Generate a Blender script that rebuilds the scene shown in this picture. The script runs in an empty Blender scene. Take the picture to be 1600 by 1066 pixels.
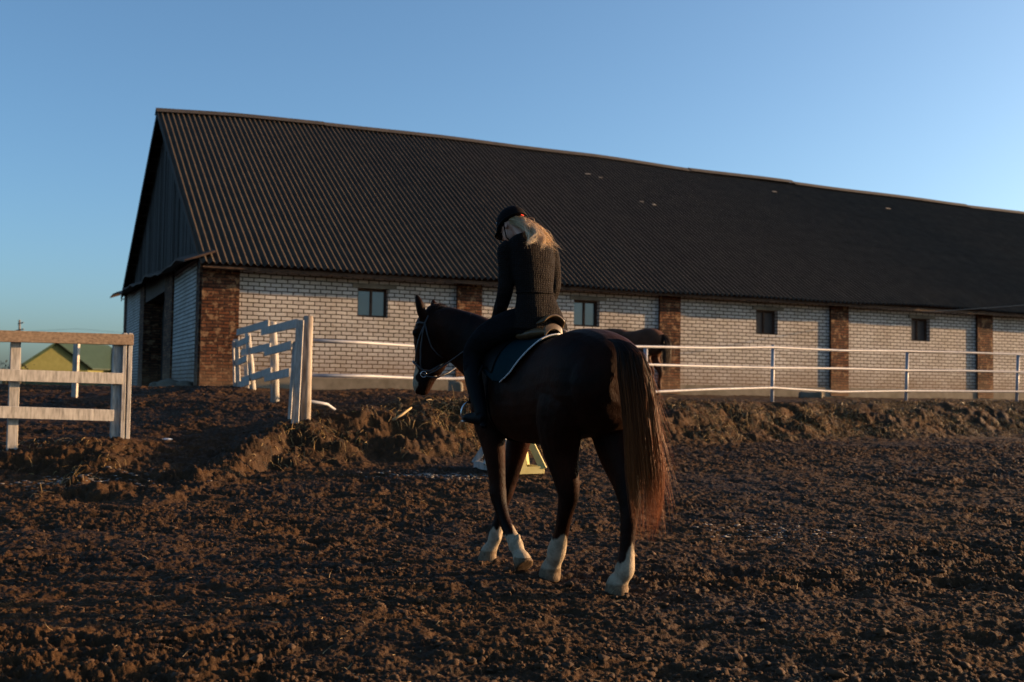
import bpy, bmesh, math, random
import numpy as np
from mathutils import Vector, Matrix
random.seed(7); RNG = np.random.default_rng(7)
sc = bpy.context.scene
COL = sc.collection

# ------------------------------------------------------------------ camera, sky, sun, exposure
HC = 1.24
PITCH, ROLL, FPX = 0.0467, 0.0147, 1690.0
cam = bpy.data.cameras.new('camera'); camo = bpy.data.objects.new('camera', cam); COL.objects.link(camo)
cam.sensor_width = 36.0; cam.lens = 36.0 * FPX / 1600.0
cam.clip_start = 0.1; cam.clip_end = 9000
cp, sp, cr, sr = math.cos(PITCH), math.sin(PITCH), math.cos(ROLL), math.sin(ROLL)
R0 = Vector((1, 0, 0)); U0 = Vector((0, -sp, cp)); F0 = Vector((0, cp, sp))
Rv = R0 * cr + U0 * sr; Uv = U0 * cr - R0 * sr
camo.matrix_world = Matrix(((Rv.x, Uv.x, -F0.x, 0), (Rv.y, Uv.y, -F0.y, 0), (Rv.z, Uv.z, -F0.z, HC), (0, 0, 0, 1)))
cam.dof.use_dof = True; cam.dof.focus_distance = 7.1; cam.dof.aperture_fstop = 2.8
sc.camera = camo

SUN_AZ, SUN_EL = math.radians(15.5), math.radians(9.8)       # azimuth from +X towards +Y
S = Vector((math.cos(SUN_EL) * math.cos(SUN_AZ), math.cos(SUN_EL) * math.sin(SUN_AZ), math.sin(SUN_EL)))
sl = bpy.data.lights.new('sun', 'SUN'); sl.energy = 5.0; sl.angle = math.radians(0.5); sl.color = (1.0, 0.60, 0.29)
so = bpy.data.objects.new('sun', sl); COL.objects.link(so)
so.rotation_euler = (-S).to_track_quat('-Z', 'Y').to_euler()
world = bpy.data.worlds.new("World"); sc.world = world; world.use_nodes = True
wn = world.node_tree; wn.nodes.clear()
wo = wn.nodes.new('ShaderNodeOutputWorld'); bg = wn.nodes.new('ShaderNodeBackground')
sky = wn.nodes.new('ShaderNodeTexSky'); sky.sky_type = 'NISHITA'; sky.sun_disc = False
sky.sun_elevation = SUN_EL; sky.sun_rotation = math.pi / 2 - SUN_AZ
sky.air_density = 0.72; sky.dust_density = 2.4; sky.ozone_density = 3.3; sky.altitude = 100
bg.inputs['Strength'].default_value = 0.104
tint = wn.nodes.new('ShaderNodeMix'); tint.data_type = 'RGBA'; tint.blend_type = 'MULTIPLY'; tint.inputs[0].default_value = 1.0
tint.inputs[7].default_value = (0.99, 1.02, 0.91, 1); wn.links.new(sky.outputs[0], tint.inputs[6]); wn.links.new(tint.outputs[2], bg.inputs[0]); wn.links.new(bg.outputs[0], wo.inputs[0])
sc.view_settings.view_transform = 'Standard'; sc.view_settings.look = 'None'
sc.view_settings.gamma = 1.0; sc.view_settings.exposure = 1.45

# ------------------------------------------------------------------ helpers
def tag(o, label=None, cat=None, group=None, kind=None):
    if label: o['label'] = label
    if cat: o['category'] = cat
    if group: o['group'] = group
    if kind: o['kind'] = kind
    return o

def empty(name, loc=(0, 0, 0), label=None, cat=None, group=None):
    o = bpy.data.objects.new(name, None); COL.objects.link(o); o.location = loc
    o.empty_display_size = 0.2
    return tag(o, label, cat, group)

def link_mesh(name, me, mat, parent=None, smooth=False):
    if mat is not None:
        for m in (mat if isinstance(mat, (list, tuple)) else [mat]): me.materials.append(m)
    o = bpy.data.objects.new(name, me); COL.objects.link(o)
    if smooth: me.polygons.foreach_set('use_smooth', [True] * len(me.polygons))
    if parent is not None:
        o.parent = parent
        root = Vector((0, 0, 0)); q = parent
        while q is not None: root += Vector(q.location); q = q.parent
        o.location = -root if parent.type == 'EMPTY' else Vector((0, 0, 0))
        if parent.type != 'EMPTY': o.location = Vector((0, 0, 0))
    return o

def np_mesh(name, V, Fs, uv=None):
    """V (n,3) array, Fs (m,k) int array"""
    me = bpy.data.meshes.new(name)
    V = np.asarray(V, dtype=np.float32); Fs = np.asarray(Fs, dtype=np.int32)
    n, k = Fs.shape
    me.vertices.add(len(V)); me.vertices.foreach_set('co', V.ravel())
    me.loops.add(n * k); me.loops.foreach_set('vertex_index', Fs.ravel())
    me.polygons.add(n); me.polygons.foreach_set('loop_start', np.arange(0, n * k, k, dtype=np.int32))
    me.polygons.foreach_set('loop_total', np.full(n, k, dtype=np.int32))
    me.update(calc_edges=True)
    if uv is not None:
        l = me.uv_layers.new(name='UVMap'); l.data.foreach_set('uv', np.asarray(uv, dtype=np.float32)[Fs.ravel()].ravel())
    return me

class MB:
    """collects quads / boxes / tubes with optional uv and builds one mesh"""
    def __init__(s): s.v = []; s.f = []; s.uv = []
    def quad(s, a, b, c, d, uva=None):
        i = len(s.v); s.v += [tuple(a), tuple(b), tuple(c), tuple(d)]; s.f.append((i, i + 1, i + 2, i + 3))
        s.uv += list(uva) if uva else [(0, 0)] * 4
    def poly(s, pts, uva=None):
        i = len(s.v); s.v += [tuple(p) for p in pts]; s.f.append(tuple(range(i, i + len(pts))))
        s.uv += list(uva) if uva else [(p[0], p[2]) for p in pts]
    def obox(s, c, ax, ay, az, uvscale=1.0, jit=0.0):
        """oriented box: centre and three half-axis vectors"""
        c = Vector(c); ax = Vector(ax); ay = Vector(ay); az = Vector(az)
        P = {}
        for i in (-1, 1):
            for j in (-1, 1):
                for k in (-1, 1):
                    P[i, j, k] = c + ax * i + ay * j + az * k + Vector([random.uniform(-jit, jit) for _ in range(3)])
        lx, ly, lz = ax.length * 2, ay.length * 2, az.length * 2
        off = (random.uniform(0, 20), random.uniform(0, 20))
        def q(a, b, c_, d, w, h):
            s.quad(P[a], P[b], P[c_], P[d], [(off[0], off[1]), (off[0] + w, off[1]), (off[0] + w, off[1] + h), (off[0], off[1] + h)])
        q((-1, -1, -1), (1, -1, -1), (1, -1, 1), (-1, -1, 1), lx, lz)
        q((1, 1, -1), (-1, 1, -1), (-1, 1, 1), (1, 1, 1), lx, lz)
        q((-1, 1, -1), (-1, -1, -1), (-1, -1, 1), (-1, 1, 1), ly, lz)
        q((1, -1, -1), (1, 1, -1), (1, 1, 1), (1, -1, 1), ly, lz)
        q((-1, -1, 1), (1, -1, 1), (1, 1, 1), (-1, 1, 1), lx, ly)
        q((-1, 1, -1), (1, 1, -1), (1, -1, -1), (-1, -1, -1), lx, ly)
    def board(s, a, b, w, t, side, jit=0.0):
        """board from a to b: width w along 'up', thickness t along side"""
        a = Vector(a); b = Vector(b); d = (b - a); side = Vector(side).normalized()
        up = d.cross(side).normalized()
        s.obox((a + b) / 2, d / 2, side * t / 2, up * w / 2, jit=jit)
    def tube(s, pts, r, n=10, cap=True):
        pts = [Vector(p) for p in pts]; rs = r if isinstance(r, (list, tuple)) else [r] * len(pts)
        rings = []; ref = None
        for i, p in enumerate(pts):
            t = (pts[min(i + 1, len(pts) - 1)] - pts[max(i - 1, 0)]).normalized()
            if ref is None: ref = Vector((0, 0, 1)) if abs(t.z) < .9 else Vector((1, 0, 0))
            a = (ref - t * ref.dot(t)).normalized(); b = t.cross(a); ref = a
            rings.append([p + (a * math.cos(2 * math.pi * k / n) + b * math.sin(2 * math.pi * k / n)) * rs[i] for k in range(n)])
        base = len(s.v)
        L = 0
        for i, rg in enumerate(rings):
            if i: L += (pts[i] - pts[i - 1]).length
            for k, p in enumerate(rg): s.v.append(tuple(p)); s.uv.append((k / n * 2 * math.pi * rs[i], L))
        for i in range(len(rings) - 1):
            for k in range(n):
                s.f.append((base + i * n + k, base + i * n + (k + 1) % n, base + (i + 1) * n + (k + 1) % n, base + (i + 1) * n + k))
        if cap:
            s.f.append(tuple(base + k for k in range(n))[::-1]); s.f.append(tuple(base + (len(rings) - 1) * n + k for k in range(n)))
    def build(s, name, mat, parent=None, smooth=False, bevel=0.0):
        me = bpy.data.meshes.new(name); me.from_pydata(s.v, [], s.f); me.update()
        l = me.uv_layers.new(name='UVMap')
        idx = np.zeros(len(me.loops), dtype=np.int32); me.loops.foreach_get('vertex_index', idx)
        l.data.foreach_set('uv', np.asarray(s.uv, dtype=np.float32)[idx].ravel())
        o = link_mesh(name, me, mat, parent, smooth)
        if bevel:
            w = o.modifiers.new('weld', 'WELD'); w.merge_threshold = 0.0004
            m = o.modifiers.new('bevel', 'BEVEL'); m.width = bevel; m.segments = 2; m.limit_method = 'ANGLE'
        return o

# numpy noise -------------------------------------------------------
def _hash(ix, iy, seed):
    h = (ix.astype(np.int64) * 374761393 + iy.astype(np.int64) * 668265263 + seed * 974711) & 0xffffffff
    h = ((h ^ (h >> 13)) * 1274126177) & 0xffffffff
    h = (h ^ (h >> 16)) & 0xffffffff
    return h.astype(np.float64) / 4294967295.0
def vnoise(x, y, seed=0):
    ix = np.floor(x); iy = np.floor(y); fx = x - ix; fy = y - iy
    fx = fx * fx * fx * (fx * (fx * 6 - 15) + 10); fy = fy * fy * fy * (fy * (fy * 6 - 15) + 10)
    a = _hash(ix, iy, seed); b = _hash(ix + 1, iy, seed); c = _hash(ix, iy + 1, seed); d = _hash(ix + 1, iy + 1, seed)
    return (a * (1 - fx) + b * fx) * (1 - fy) + (c * (1 - fx) + d * fx) * fy
def fbm(x, y, o=4, seed=0, g=.5):
    r = 0; a = 1; t = 0
    for i in range(o):
        c, s_ = math.cos(i * 1.1), math.sin(i * 1.1)
        r = r + a * vnoise((x * c - y * s_) * 2 ** i + 17.3 * i, (x * s_ + y * c) * 2 ** i + 5.1 * i, seed + i); t += a; a *= g
    return r / t
def worley(x, y, seed=0):
    ix = np.floor(x); iy = np.floor(y); best = np.full(x.shape, 9.0); rnd = np.zeros(x.shape)
    for dx in (-1, 0, 1):
        for dy in (-1, 0, 1):
            cx = ix + dx; cy = iy + dy
            px = cx + _hash(cx, cy, seed); py = cy + _hash(cx, cy, seed + 9)
            d = (px - x) ** 2 + (py - y) ** 2; m = d < best
            best = np.where(m, d, best); rnd = np.where(m, _hash(cx, cy, seed + 31), rnd)
    return np.sqrt(best), rnd
def sstep(a, b, x):
    t = np.clip((x - a) / (b - a), 0, 1); return t * t * (3 - 2 * t)

# ------------------------------------------------------------------ materials
def new_mat(name):
    m = bpy.data.materials.new(name); m.use_nodes = True; nt = m.node_tree; nt.nodes.clear()
    out = nt.nodes.new('ShaderNodeOutputMaterial'); b = nt.nodes.new('ShaderNodeBsdfPrincipled')
    nt.links.new(b.outputs[0], out.inputs[0]); return m, nt, b
def N(nt, t, **kw):
    n = nt.nodes.new(t)
    for k, v in kw.items():
        if k in n.inputs: n.inputs[k].default_value = v
        else: setattr(n, k, v)
    return n
def ramp(nt, fac, stops):
    r = nt.nodes.new('ShaderNodeValToRGB'); e = r.color_ramp.elements
    while len(e) < len(stops): e.new(0.5)
    for i, (p, c) in enumerate(stops): e[i].position = p; e[i].color = (*c, 1) if len(c) == 3 else c
    nt.links.new(fac, r.inputs[0]); return r.outputs[0]
def mix(nt, fac, a, b, mode='MIX'):
    m = nt.nodes.new('ShaderNodeMix'); m.data_type = 'RGBA'; m.blend_type = mode
    for k, v in ((0, fac), (6, a), (7, b)):
        if hasattr(v, 'links') or hasattr(v, 'is_output'): nt.links.new(v, m.inputs[k])
        else: m.inputs[k].default_value = v if not isinstance(v, tuple) else (*v, 1)
    return m.outputs[2]
def coord(nt, kind='Object', scale=(1, 1, 1)):
    tc = nt.nodes.new('ShaderNodeTexCoord'); mp = nt.nodes.new('ShaderNodeMapping'); mp.inputs['Scale'].default_value = scale
    nt.links.new(tc.outputs[kind], mp.inputs[0]); return mp.outputs[0]
def noise(nt, vec, scale, detail=4, rough=.55):
    n = N(nt, 'ShaderNodeTexNoise'); n.inputs['Scale'].default_value = scale; n.inputs['Detail'].default_value = detail
    n.inputs['Roughness'].default_value = rough; nt.links.new(vec, n.inputs['Vector']); return n.outputs['Fac']
def bump(nt, b, h, strength=.5, dist=.01):
    n = nt.nodes.new('ShaderNodeBump'); n.inputs['Strength'].default_value = strength; n.inputs['Distance'].default_value = dist
    nt.links.new(h, n.inputs['Height']); nt.links.new(n.outputs[0], b.inputs['Normal']); return n
def simple(name, c1, c2=None, scale=8, rough=.7, bmp=.3, bd=.004, stretch=(1, 1, 1), metal=0, kind='Object', spec=.3):
    m, nt, b = new_mat(name); v = coord(nt, kind, stretch); n = noise(nt, v, scale, 5)
    b.inputs['Roughness'].default_value = rough; b.inputs['Metallic'].default_value = metal
    b.inputs['Specular IOR Level'].default_value = spec
    nt.links.new(ramp(nt, n, [(.3, c1), (.7, c2 or c1)]), b.inputs['Base Color'])
    if bmp: bump(nt, b, n, bmp, bd)
    return m
def brick_mat(name, c1, c2, mortar, bw, rh, ms, dirt, dirtz, rough=.85, chip=.62, bs=.8, mott=.80):
    m, nt, b = new_mat(name)
    uv = N(nt, 'ShaderNodeUVMap'); uv.uv_map = 'UVMap'
    # slight waviness of the courses
    nz = N(nt, 'ShaderNodeTexNoise'); nz.inputs['Scale'].default_value = 1.7; nz.inputs['Detail'].default_value = 2
    nt.links.new(uv.outputs[0], nz.inputs['Vector'])
    ma = N(nt, 'ShaderNodeVectorMath', operation='MULTIPLY_ADD'); nt.links.new(nz.outputs['Color'], ma.inputs[0])
    ma.inputs[1].default_value = (.03, .03, 0); nt.links.new(uv.outputs[0], ma.inputs[2])
    br = N(nt, 'ShaderNodeTexBrick'); br.offset = .5
    nt.links.new(ma.outputs[0], br.inputs['Vector'])
    br.inputs['Scale'].default_value = 1.0; br.inputs['Brick Width'].default_value = bw; br.inputs['Row Height'].default_value = rh
    br.inputs['Mortar Size'].default_value = ms; br.inputs['Mortar Smooth'].default_value = .25
    br.inputs['Color1'].default_value = (*c1, 1); br.inputs['Color2'].default_value = (*c2, 1); br.inputs['Mortar'].default_value = (*mortar, 1)
    n1 = noise(nt, uv.outputs[0], 14, 6, .65); n2 = noise(nt, uv.outputs[0], 1.3, 5, .6); n3 = noise(nt, uv.outputs[0], 5.5, 6, .7)
    c = mix(nt, 1.0, br.outputs['Color'], ramp(nt, n1, [(.3, (mott, mott * .98, mott * .96)), (.6, (1, 1, 1))]), 'MULTIPLY')
    c = mix(nt, 1.0, c, ramp(nt, noise(nt, uv.outputs[0], .9, 6, .68), [(.36, (mott * 1.02, mott * .98, mott * .92)), (.60, (1, 1, 1))]), 'MULTIPLY')
    # chipped / missing faces
    c = mix(nt, ramp(nt, n3, [(chip, (0, 0, 0)), (chip + .07, (1, 1, 1))]), c, dirt)
    # splash dirt towards the ground
    sep = N(nt, 'ShaderNodeSeparateXYZ'); nt.links.new(uv.outputs[0], sep.inputs[0])
    mr = N(nt, 'ShaderNodeMapRange'); mr.inputs['From Min'].default_value = dirtz[0]; mr.inputs['From Max'].default_value = dirtz[1]
    mr.inputs['To Min'].default_value = .9; mr.inputs['To Max'].default_value = 0.0
    nt.links.new(sep.outputs['Y'], mr.inputs['Value'])
    mu = N(nt, 'ShaderNodeMath', operation='MULTIPLY'); nt.links.new(mr.outputs[0], mu.inputs[0]); nt.links.new(n2, mu.inputs[1])
    mu2 = N(nt, 'ShaderNodeMath', operation='MULTIPLY'); mu2.use_clamp = True; nt.links.new(mu.outputs[0], mu2.inputs[0]); mu2.inputs[1].default_value = 1.3
    c = mix(nt, mu2.outputs[0], c, dirt)
    nt.links.new(c, b.inputs['Base Color']); b.inputs['Roughness'].default_value = rough; b.inputs['Specular IOR Level'].default_value = .15
    hh = N(nt, 'ShaderNodeMath', operation='MULTIPLY_ADD'); hh.inputs[1].default_value = -1.0
    nt.links.new(br.outputs['Fac'], hh.inputs[0])
    hn = N(nt, 'ShaderNodeMath', operation='MULTIPLY'); hn.inputs[1].default_value = .45; nt.links.new(n3, hn.inputs[0]); nt.links.new(hn.outputs[0], hh.inputs[2])
    bump(nt, b, hh.outputs[0], bs, .014)
    return m

M = {}
M['white_brick'] = brick_mat('white_brick', (.54, .51, .47), (.43, .40, .37), (.050, .040, .030), .265, .098, .014, (.17, .11, .07), (1.4, 2.3))
M['red_brick'] = brick_mat('red_brick', (.20, .072, .032), (.08, .034, .020), (.03, .022, .018), .255, .077, .014, (.22, .13, .07), (1.2, 2.0), .9, .53, 1.0, .50)
M['concrete'] = simple('old_concrete', (.10, .085, .06), (.20, .17, .13), 3, .9, .4, .01)
M['old_wood'] = simple('weathered_dark_wood', (.016, .0115, .009), (.036, .026, .019), 6, .85, .5, .006, (6, 6, .6))
M['eave_wood'] = simple('brown_eave_wood', (.03, .018, .012), (.09, .05, .03), 6, .85, .4, .005)
M['white_wood'] = simple('whitewashed_wood', (.19, .175, .155), (.43, .40, .36), 5, .8, .5, .004, (7, 7, 1.2))
M['bare_wood'] = simple('bare_weathered_wood', (.11, .075, .05), (.24, .17, .115), 6, .85, .5, .004, (1.2, 7, 7))
M['white_metal'] = simple('white_painted_tube', (.24, .24, .26), (.34, .34, .36), 9, .45, .15, .002)
M['straw'] = simple('straw', (.30, .20, .09), (.42, .30, .15), 9, .7, 0)
M['chip'] = simple('pale_chip', (.10, .09, .08), (.16, .14, .12), 5, .8, .2)
M['cap'] = simple('ridge_cap_wood', (.03, .024, .018), (.06, .046, .033), 4, .85, .4, .004)
M['pane_brown'] = simple('boarded_pane', (.05, .035, .028), (.085, .06, .045), 3, .6, .2, .003)
M['old_white'] = simple('worn_white_post', (.13, .10, .075), (.36, .31, .26), 4, .85, .5, .004, (5, 5, .8))
m, nt, b = new_mat('window_glass'); b.inputs['Base Color'].default_value = (.03, .045, .05, 1); b.inputs['Roughness'].default_value = .12
b.inputs['Specular IOR Level'].default_value = 1.0; v = coord(nt, 'Object'); bump(nt, b, noise(nt, v, 2.5, 2), .12, .02)
b.inputs['IOR'].default_value = 1.55
M['glass'] = m

# corrugated slate roof
m, nt, b = new_mat('corrugated_slate'); uv = N(nt, 'ShaderNodeUVMap'); uv.uv_map = 'UVMap'
n1 = noise(nt, uv.outputs[0], 2.2, 6, .65); n2 = noise(nt, uv.outputs[0], 26, 4, .6)
sx = N(nt, 'ShaderNodeTexBrick'); sx.offset = .0; sx.inputs['Scale'].default_value = 1; sx.inputs['Brick Width'].default_value = 1.05
sx.inputs['Row Height'].default_value = 1.6; sx.inputs['Mortar Size'].default_value = .004
sx.inputs['Color1'].default_value = (1, 1, 1, 1); sx.inputs['Color2'].default_value = (.93, .93, .93, 1); sx.inputs['Mortar'].default_value = (.4, .4, .4, 1)
nt.links.new(uv.outputs[0], sx.inputs['Vector'])
c = ramp(nt, n1, [(.3, (.034, .0235, .0145)), (.7, (.062, .043, .026))])
c = mix(nt, 1.0, c, sx.outputs['Color'], 'MULTIPLY')
c = mix(nt, ramp(nt, n2, [(.62, (0, 0, 0)), (.75, (.5, .5, .5))]), c, (.085, .085, .06))
nt.links.new(c, b.inputs['Base Color']); b.inputs['Roughness'].default_value = .8; b.inputs['Specular IOR Level'].default_value = .2
bump(nt, b, n2, .3, .006); M['slate'] = m

# mud
m, nt, b = new_mat('mud'); v = coord(nt, 'Object'); n1 = noise(nt, v, .6, 5, .6); n2 = noise(nt, v, 9, 8, .7); n3 = noise(nt, v, 55, 5, .7)
c = ramp(nt, n1, [(.35, (.030, .0155, .0060)), (.65, (.057, .0285, .0108))])
c = mix(nt, 1.0, c, ramp(nt, n2, [(.3, (.5, .5, .52)), (.7, (1.25, 1.2, 1.1))]), 'MULTIPLY')
nt.links.new(c, b.inputs['Base Color'])
nt.links.new(ramp(nt, n1, [(.3, (.65,) * 3), (.7, (.95,) * 3)]), b.inputs['Roughness']); b.inputs['Specular IOR Level'].default_value = .15
ad = N(nt, 'ShaderNodeMath', operation='MULTIPLY_ADD'); ad.inputs[1].default_value = .25; nt.links.new(n3, ad.inputs[0]); nt.links.new(n2, ad.inputs[2])
bump(nt, b, ad.outputs[0], 1.0, .03); M['mud'] = m
M['clod'] = simple('mud_clod', (.030, .0155, .0065), (.062, .031, .013), 20, .9, .8, .01)
M['ice'] = simple('frozen_puddle', (.12, .11, .11), (.20, .19, .18), 6, .6, .4, .01)

# coat: attribute 'sock' (white leg marks) and 'hoof'
def coat_mat(name, dark, brown, sockc=(.48, .40, .30)):
    m, nt, b = new_mat(name); v = coord(nt, 'Object')
    at_ = N(nt, 'ShaderNodeAttribute'); at_.attribute_name = 'marks'
    n1 = noise(nt, v, 3.2, 4); n2 = noise(nt, coord(nt, 'Object', (60, 60, 14)), 3, 3)
    c = ramp(nt, n1, [(.35, dark), (.75, brown)])
    sc_ = ramp(nt, noise(nt, v, 22, 5, .65), [(.34, tuple(x * .60 for x in sockc)), (.60, sockc)])
    c = mix(nt, at_.outputs['Fac'], c, sc_)
    h = N(nt, 'ShaderNodeAttribute'); h.attribute_name = 'hoof'
    c = mix(nt, h.outputs['Fac'], c, ramp(nt, noise(nt, v, 30, 5, .7), [(.35, (.05, .033, .020)), (.65, (.17, .115, .07))]))
    nt.links.new(c, b.inputs['Base Color']); b.inputs['Roughness'].default_value = .52; b.inputs['Specular IOR Level'].default_value = .05
    b.inputs['Sheen Weight'].default_value = .02; b.inputs['Sheen Roughness'].default_value = .4; b.inputs['Sheen Tint'].default_value = (.6, .35, .2, 1)
    mu_ = N(nt, 'ShaderNodeMath', operation='MULTIPLY_ADD'); mu_.inputs[1].default_value = .22; nt.links.new(n2, mu_.inputs[0]); nt.links.new(noise(nt, v, 7, 3, .5), mu_.inputs[2])
    bump(nt, b, mu_.outputs[0], .6, .022); return m
M['coat'] = coat_mat('dark_bay_coat', (.0045, .0018, .0012), (.030, .0080, .0032), (.33, .26, .18))
M['coat_brown'] = coat_mat('brown_coat', (.05, .022, .012), (.09, .042, .024))
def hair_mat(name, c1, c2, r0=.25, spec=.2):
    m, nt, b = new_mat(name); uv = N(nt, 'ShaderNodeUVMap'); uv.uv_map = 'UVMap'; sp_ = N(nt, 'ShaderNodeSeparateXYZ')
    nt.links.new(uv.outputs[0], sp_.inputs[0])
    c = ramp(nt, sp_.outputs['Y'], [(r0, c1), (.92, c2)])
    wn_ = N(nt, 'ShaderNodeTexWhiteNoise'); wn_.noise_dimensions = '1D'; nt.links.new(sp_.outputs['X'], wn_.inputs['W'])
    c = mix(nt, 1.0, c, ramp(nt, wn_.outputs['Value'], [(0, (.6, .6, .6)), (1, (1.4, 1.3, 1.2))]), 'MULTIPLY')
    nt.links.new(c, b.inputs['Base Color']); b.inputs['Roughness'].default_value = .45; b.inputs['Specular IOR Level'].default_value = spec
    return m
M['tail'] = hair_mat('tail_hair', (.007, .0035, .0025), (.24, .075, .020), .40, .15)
M['mane'] = hair_mat('mane_hair', (.012, .007, .005), (.045, .022, .012))
M['blond'] = hair_mat('blond_hair', (.36, .24, .115), (.74, .58, .37), .1, .25)
M['skin'] = simple('skin', (.42, .22, .15), (.50, .28, .20), 6, .5, .05)
m, nt, b = new_mat('quilted_fabric'); v = coord(nt, 'Object'); 
w1 = N(nt, 'ShaderNodeTexWave'); w1.wave_type = 'BANDS'; w1.bands_direction = 'Z'; w1.inputs['Scale'].default_value = 21; w1.inputs['Distortion'].default_value = 5
w1.inputs['Detail'].default_value = 1; w1.inputs['Detail Scale'].default_value = 6
nt.links.new(v, w1.inputs['Vector']); 
w2 = N(nt, 'ShaderNodeTexWave'); w2.wave_type = 'BANDS'; w2.bands_direction = 'X'; w2.inputs['Scale'].default_value = 27; w2.inputs['Distortion'].default_value = 5
nt.links.new(v, w2.inputs['Vector'])
mm = N(nt, 'ShaderNodeMath', operation='MULTIPLY'); nt.links.new(w1.outputs['Fac'], mm.inputs[0]); nt.links.new(w2.outputs['Fac'], mm.inputs[1])
nt.links.new(ramp(nt, mm.outputs[0], [(0, (.008, .006, .0055)), (.9, (.020, .0135, .0105))]), b.inputs['Base Color'])
b.inputs['Roughness'].default_value = .8; b.inputs['Specular IOR Level'].default_value = .06
fo = noise(nt, coord(nt, 'Object', (1, 1, 1.6)), 9, 3, .5); fm = N(nt, 'ShaderNodeMath', operation='MULTIPLY_ADD'); fm.inputs[1].default_value = 6.0; nt.links.new(fo, fm.inputs[0]); nt.links.new(mm.outputs[0], fm.inputs[2])
bump(nt, b, fm.outputs[0], .8, .008); M['jacket'] = m
M['dark_fabric'] = simple('dark_breeches', (.0035, .0035, .004), (.007, .007, .008), 9, .9, .9, .03, spec=.06)
M['boot'] = simple('black_boot', (.002, .002, .0022), (.004, .004, .0045), 12, .55, .2, .003, spec=.07)
M['helmet'] = simple('black_helmet', (.003, .0018, .002), (.005, .003, .0032), 60, .85, .2, .001, spec=.08)
M['leather'] = simple('tan_leather', (.05, .03, .014), (.10, .062, .028), 14, .38, .2, .002)
M['strap'] = simple('grey_brown_strap', (.03, .028, .028), (.055, .05, .05), 20, .5, .2, .001)
M['teal'] = simple('teal_quilt', (.001, .012, .016), (.0015, .016, .021), 40, .85, .5, .003, spec=.08)
M['rope'] = simple('white_rope', (.35, .35, .34), (.5, .5, .5), 60, .7, .6, .003)
M['steel'] = simple('steel', (.45, .45, .46), (.6, .6, .6), 10, .25, 0, metal=.9)
M['glove'] = simple('white_glove', (.50, .50, .52), (.6, .6, .62), 20, .7, .2, .002)
M['yellow'] = simple('yellow_paint', (.34, .29, .10), (.46, .40, .17), 9, .6, .3, .003)
M['green_wall'] = simple('olive_siding', (.13, .125, .035), (.16, .155, .05), 2, .8, 0)
M['green_roof'] = simple('green_roof', (.012, .028, .016), (.02, .04, .024), 2, .6, 0)
M['green_fence'] = simple('green_fence', (.02, .06, .035), (.03, .08, .045), 2, .6, 0)
M['bush'] = simple('bush_leaf', (.012, .014, .008), (.025, .026, .014), 2, .8, 0)
M['pole'] = simple('pole_wood', (.10, .085, .07), (.16, .14, .12), 4, .8, .2)
M['wire'] = simple('wire', (.08, .08, .08), (.1, .1, .1), 4, .6, 0)
M['rope_tan'] = simple('tan_cable', (.22, .17, .12), (.28, .22, .15), 9, .7, 0)
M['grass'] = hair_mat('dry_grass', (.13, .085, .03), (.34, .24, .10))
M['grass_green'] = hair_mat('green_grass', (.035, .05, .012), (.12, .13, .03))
M['litter'] = simple('litter', (.5, .5, .52), (.65, .65, .66), 8, .6, .2)

# ------------------------------------------------------------------ terrain
CREST = np.array([(-60, 13.0, .60), (-20, 13.4, .55), (-8, 13.75, .50), (-6.3, 13.85, .50), (-4.75, 13.95, .60), (-4.0, 17.0, .85), (-2.95, 15.25, .83),
                  (-1.6, 16.3, 1.10), (0, 17.6, 1.10), (2.5, 20.1, 1.10), (5.54, 22.7, 1.09), (9.4, 25.4, 1.14), (12.9, 27.2, 1.17), (22, 31.0, 1.15), (60, 46, 1.1)], float)
def crest_info(x, y):
    best = np.full(x.shape, 1e9); sd = np.zeros(x.shape); cz = np.zeros(x.shape); along = np.zeros(x.shape)
    for i in range(len(CREST) - 1):
        a = CREST[i]; b = CREST[i + 1]; d = b[:2] - a[:2]; L2 = d @ d
        t = np.clip(((x - a[0]) * d[0] + (y - a[1]) * d[1]) / L2, 0, 1)
        qx = a[0] + t * d[0]; qy = a[1] + t * d[1]; dist = np.hypot(x - qx, y - qy)
        side = np.sign(d[0] * (y - a[1]) - d[1] * (x - a[0]))
        m = dist < best
        best = np.where(m, dist, best); sd = np.where(m, dist * side, sd); cz = np.where(m, a[2] + t * (b[2] - a[2]), cz)
    return sd, cz
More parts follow.
